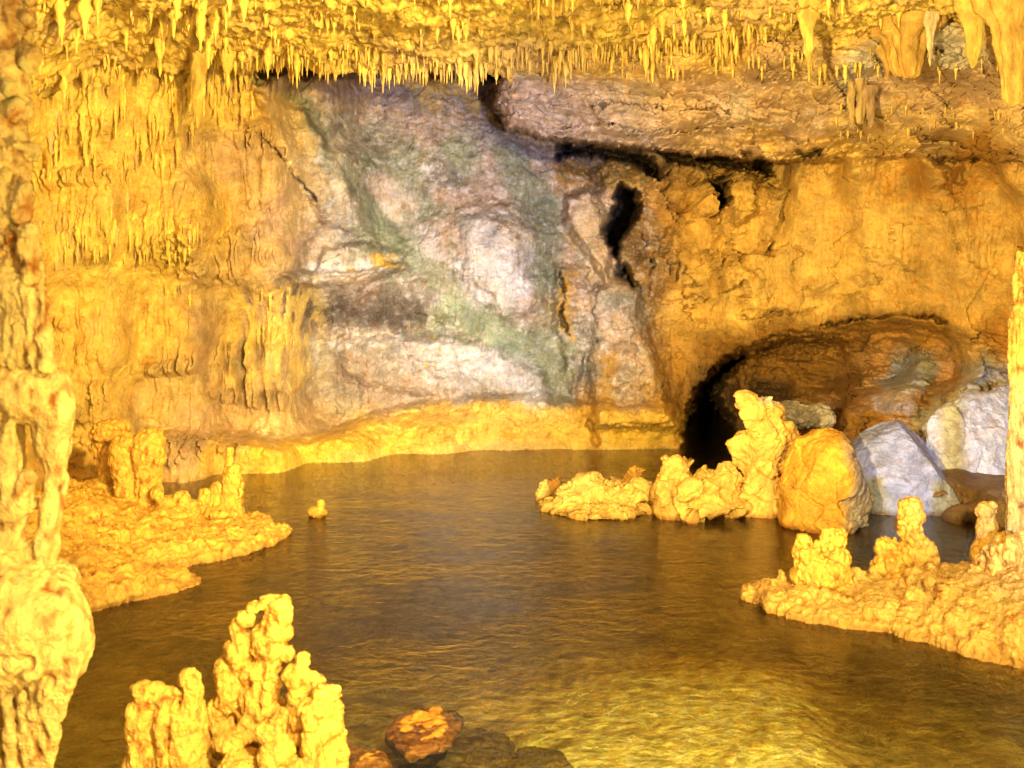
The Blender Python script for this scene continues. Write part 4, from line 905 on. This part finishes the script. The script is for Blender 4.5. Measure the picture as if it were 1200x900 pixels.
st(1158, 'slim club-shaped stalagmite on the right ledge near the thin column', 9.7, 650,
   lambda b: (b.c(1155, 660, 12, 1156, 610, 10), b.e(1155, 600, 11, 11), b.e(1160, 592, 7, 5), b.e(1162, 620, 10, 12), b.e(1150, 650, 12, 14)), 73, vox=.011, pop=.008, popf=16, amp=.02, k=.02)
st(1172, 'wide fluted mound of dripstone under the thin right column', 9.2, 720,
   lambda b: (b.e(1192, 655, 32, 34), b.e(1168, 668, 26, 30), b.e(1148, 690, 24, 22), b.e(1202, 622, 18, 20), b.e(1126, 706, 22, 16), b.e(1180, 710, 50, 34), b.e(1220, 660, 40, 50),
              b.spire(1140, 700, 13, 1142, 664, 7, 6, -.15), b.spire(1166, 700, 14, 1166, 640, 9, 7, -.2), b.spire(1190, 700, 14, 1186, 628, 9, 8, -.25), b.spire(1118, 712, 10, 1120, 690, 7, 9, -.1), b.spire(1205, 720, 14, 1204, 650, 9, 5, -.35)), 74, vox=.012, pop=.012, popf=13, amp=.03, k=.02, freq=5, aniso=(1, 1, .7))
def thin_col(b):
    r = random.Random(3)
    b.c(1194, 640, 13, 1196, 300, 6); b.c(1190, 620, 9, 1190, 368, 6, -.03); b.e(1196, 372, 11, 10); b.e(1192, 362, 8, 8)
    for x in (1184, 1191, 1199, 1206): b.c(x, 620, 3.4, x, 375, 3.2, -.07)
    for i in range(26):
        y = r.uniform(300, 620); b.e(1195 + r.uniform(-7, 7), y, 4, r.uniform(5, 14), -.05)
    b.e(1198, 345, 6, 30).e(1199, 310, 6, 14)
knobby('dripstone_column', 'thin fluted yellow column standing at the right edge on the ledge', 'column', 9.2, 640, thin_col, px=1195, vox=.0095, seed=75, pop=.009, popf=12, amp=.03, k=.010, aniso=(1, 1, .35), colr=(.62, .46, .15))

# ================================================================ POOL BED AND WATER
bx = np.arange(-14, 14, .06); by = np.arange(1.0, 30, .06)
BX, BY = np.meshgrid(bx, by); X = BX.ravel(); Y = BY.ravel()
p = np.stack([X, Y, X * 0], -1)
ppx = 600 + F * X / Y; ppy = HZ + F * 3 / Y
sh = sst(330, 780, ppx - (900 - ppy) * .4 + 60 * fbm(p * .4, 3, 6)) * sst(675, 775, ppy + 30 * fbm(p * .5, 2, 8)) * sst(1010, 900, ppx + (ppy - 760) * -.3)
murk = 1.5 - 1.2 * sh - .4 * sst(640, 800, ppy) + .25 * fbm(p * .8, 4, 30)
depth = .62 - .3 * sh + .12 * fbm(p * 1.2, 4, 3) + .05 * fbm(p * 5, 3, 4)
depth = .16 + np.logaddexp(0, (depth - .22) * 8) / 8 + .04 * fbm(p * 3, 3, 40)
deepf = np.exp(-np.clip(murk, 0.1, 3) * 1.05)[:, None]  # light lost with water depth is put into the bed colour
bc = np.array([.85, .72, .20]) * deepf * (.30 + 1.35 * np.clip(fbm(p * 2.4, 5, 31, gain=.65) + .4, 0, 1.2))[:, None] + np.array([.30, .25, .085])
w1, w2, ci = worley(p * 7 + fbm(p * 3, 3, 2)[:, None] * .8, 2)
bc = bc * (.7 + 1.3 * sst(.3, .05, w2 - w1) * sh + .3 * (ci - .5))[:, None]  # bright caustic net painted into the shallow bed, over random cell tones
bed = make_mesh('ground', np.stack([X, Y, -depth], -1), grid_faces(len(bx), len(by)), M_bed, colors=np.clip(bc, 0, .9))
tag(bed, 'pale silty pool bed seen through the water', 'pool bed', kind='structure')

m = bpy.data.materials.new('pool_water'); m.use_nodes = True; nt = m.node_tree; N = nt.nodes; L = nt.links
N.remove(N['Principled BSDF']); out = N['Material Output']
geo = N.new('ShaderNodeNewGeometry')
def wn(scale, det, sx=1.0, sy=1.0, dist=0.0):
    mp = N.new('ShaderNodeMapping'); mp.inputs['Scale'].default_value = (sx, sy, 1); L.new(geo.outputs['Position'], mp.inputs['Vector'])
    n = N.new('ShaderNodeTexNoise'); n.inputs['Scale'].default_value = scale; n.inputs['Detail'].default_value = det; n.inputs['Distortion'].default_value = dist; n.inputs['Roughness'].default_value = .55
    L.new(mp.outputs[0], n.inputs['Vector']); return n
a1 = wn(4.2, 5, 1, 1.5, .9); a2 = wn(17, 3, 1, 1.4, 1.0)
ma = N.new('ShaderNodeMath'); ma.operation = 'MULTIPLY_ADD'; ma.inputs[1].default_value = .30
L.new(a2.outputs['Fac'], ma.inputs[0]); L.new(a1.outputs['Fac'], ma.inputs[2])
bp = N.new('ShaderNodeBump'); bp.inputs['Strength'].default_value = 1.0; bp.inputs['Distance'].default_value = .025
a3 = wn(.55, 2, 1, 1.6, .3); r3 = N.new('ShaderNodeMapRange'); r3.inputs['From Min'].default_value = .38; r3.inputs['From Max'].default_value = .62; r3.inputs['To Min'].default_value = .35; r3.inputs['To Max'].default_value = 1.0
L.new(a3.outputs['Fac'], r3.inputs['Value']); L.new(r3.outputs[0], bp.inputs['Strength'])
L.new(ma.outputs[0], bp.inputs['Height'])
gl = N.new('ShaderNodeBsdfGlossy'); gl.inputs['Roughness'].default_value = .05; gl.inputs['Color'].default_value = (.95, .95, .95, 1)
tr = N.new('ShaderNodeBsdfTransparent'); tr.inputs['Color'].default_value = (.99, .98, .90, 1)
fr_ = N.new('ShaderNodeFresnel'); fr_.inputs['IOR'].default_value = 1.33
L.new(bp.outputs[0], fr_.inputs['Normal']); L.new(bp.outputs[0], gl.inputs['Normal'])
mx = N.new('ShaderNodeMixShader'); L.new(fr_.outputs[0], mx.inputs[0]); L.new(tr.outputs[0], mx.inputs[1]); L.new(gl.outputs[0], mx.inputs[2])
L.new(mx.outputs[0], out.inputs['Surface'])
wx_ = np.array([[-14, 1, 0], [14, 1, 0], [14, 30, 0], [-14, 30, 0]], float)
water = make_mesh('water', wx_, [[0, 1, 2, 3]], m)
tag(water, 'clear rippled brown-gold water of the cave pool', 'water', kind='structure')

# ================================================================ LIGHT, WORLD, CAMERA
w = bpy.data.worlds.new('World'); bpy.context.scene.world = w; w.use_nodes = True
bgn = w.node_tree.nodes['Background']; bgn.inputs[0].default_value = (.62, .42, .30, 1); bgn.inputs[1].default_value = .38
def lamp(name, kind, loc, energy, color, size=.3, target=None, angle=60, blend=.6):
    l = bpy.data.lights.new(name, kind); l.energy = energy; l.color = color; l.shadow_soft_size = size
    o = bpy.data.objects.new(name, l); COL.objects.link(o); o.location = loc
    if kind == 'SPOT': l.spot_size = math.radians(angle); l.spot_blend = blend
    if target is not None:
        from mathutils import Vector
        o.rotation_euler = (Vector(target) - Vector(loc)).to_track_quat('-Z', 'Y').to_euler()
    return o
YEL = (1.0, .685, .165)
ORA = (1.0, .675, .18)
lamp('key_lamp', 'POINT', (6.0, -14.0, 5.4), 7500, YEL, .25)
lamp('left_wall_lamp', 'SPOT', (2.5, 2.0, 4.7), 11000, YEL, .15, target=P(170, 290, 16), angle=52, blend=.7)
lamp('right_wall_lamp', 'SPOT', (-2.5, 0.0, 3.6), 14000, ORA, .15, target=P(1000, 290, 17.5), angle=37, blend=.6)
lamp('ledge_lamp', 'SPOT', (0.5, -1.0, 2.4), 7500, YEL, .15, target=P(500, 508, 18.8), angle=26, blend=.8)
lamp('ceiling_lamp', 'SPOT', (2.8, 3.0, .5), 2500, YEL, .12, target=(0.6, 13, 6.6), angle=84, blend=.5)
lamp('front_lamp', 'POINT', (3.2, 1.0, 2.2), 400, YEL, .10)
lamp('near_left_lamp', 'SPOT', (1.9, 1.6, 1.7), 1350, YEL, .06, target=(-2.4, 5.3, 2.9), angle=120, blend=.6)
lamp('pool_fill', 'SPOT', (1.6, .6, 5.5), 8000, (1.0, .78, .25), .1, target=(.9, 7.6, -.3), angle=78, blend=1.0)  # unseen fill light added to brighten the pool bed
lamp('white_lamp', 'SPOT', (2.2, -3.0, 2.2), 15500, (.76, .78, 1.0), .2, target=P(545, 300, 19.5), angle=24, blend=.9)
lamp('blue_lamp', 'SPOT', (1.0, -2.0, 2.5), 8500, (.46, .60, 1.0), .2, target=P(1120, 530, 14), angle=11, blend=.7)
cam = bpy.data.cameras.new('Camera'); co = bpy.data.objects.new('Camera', cam); COL.objects.link(co)
co.location = (0, 0, CAMZ); co.rotation_euler = (math.radians(90), 0, 0)
cam.lens = 35; cam.sensor_width = 36; cam.shift_y = -(450 - HZ) / 1200.0
cam.clip_end = 500; cam.clip_start = .05
cam.dof.use_dof = True; cam.dof.focus_distance = 14.0; cam.dof.aperture_fstop = 2.2
sc = bpy.context.scene; sc.camera = co
sc.cycles.max_bounces = 6; sc.cycles.diffuse_bounces = 3; sc.cycles.glossy_bounces = 3; sc.cycles.transparent_max_bounces = 6
sc.view_settings.view_transform = 'Standard'; sc.view_settings.look = 'None'; sc.view_settings.exposure = 0
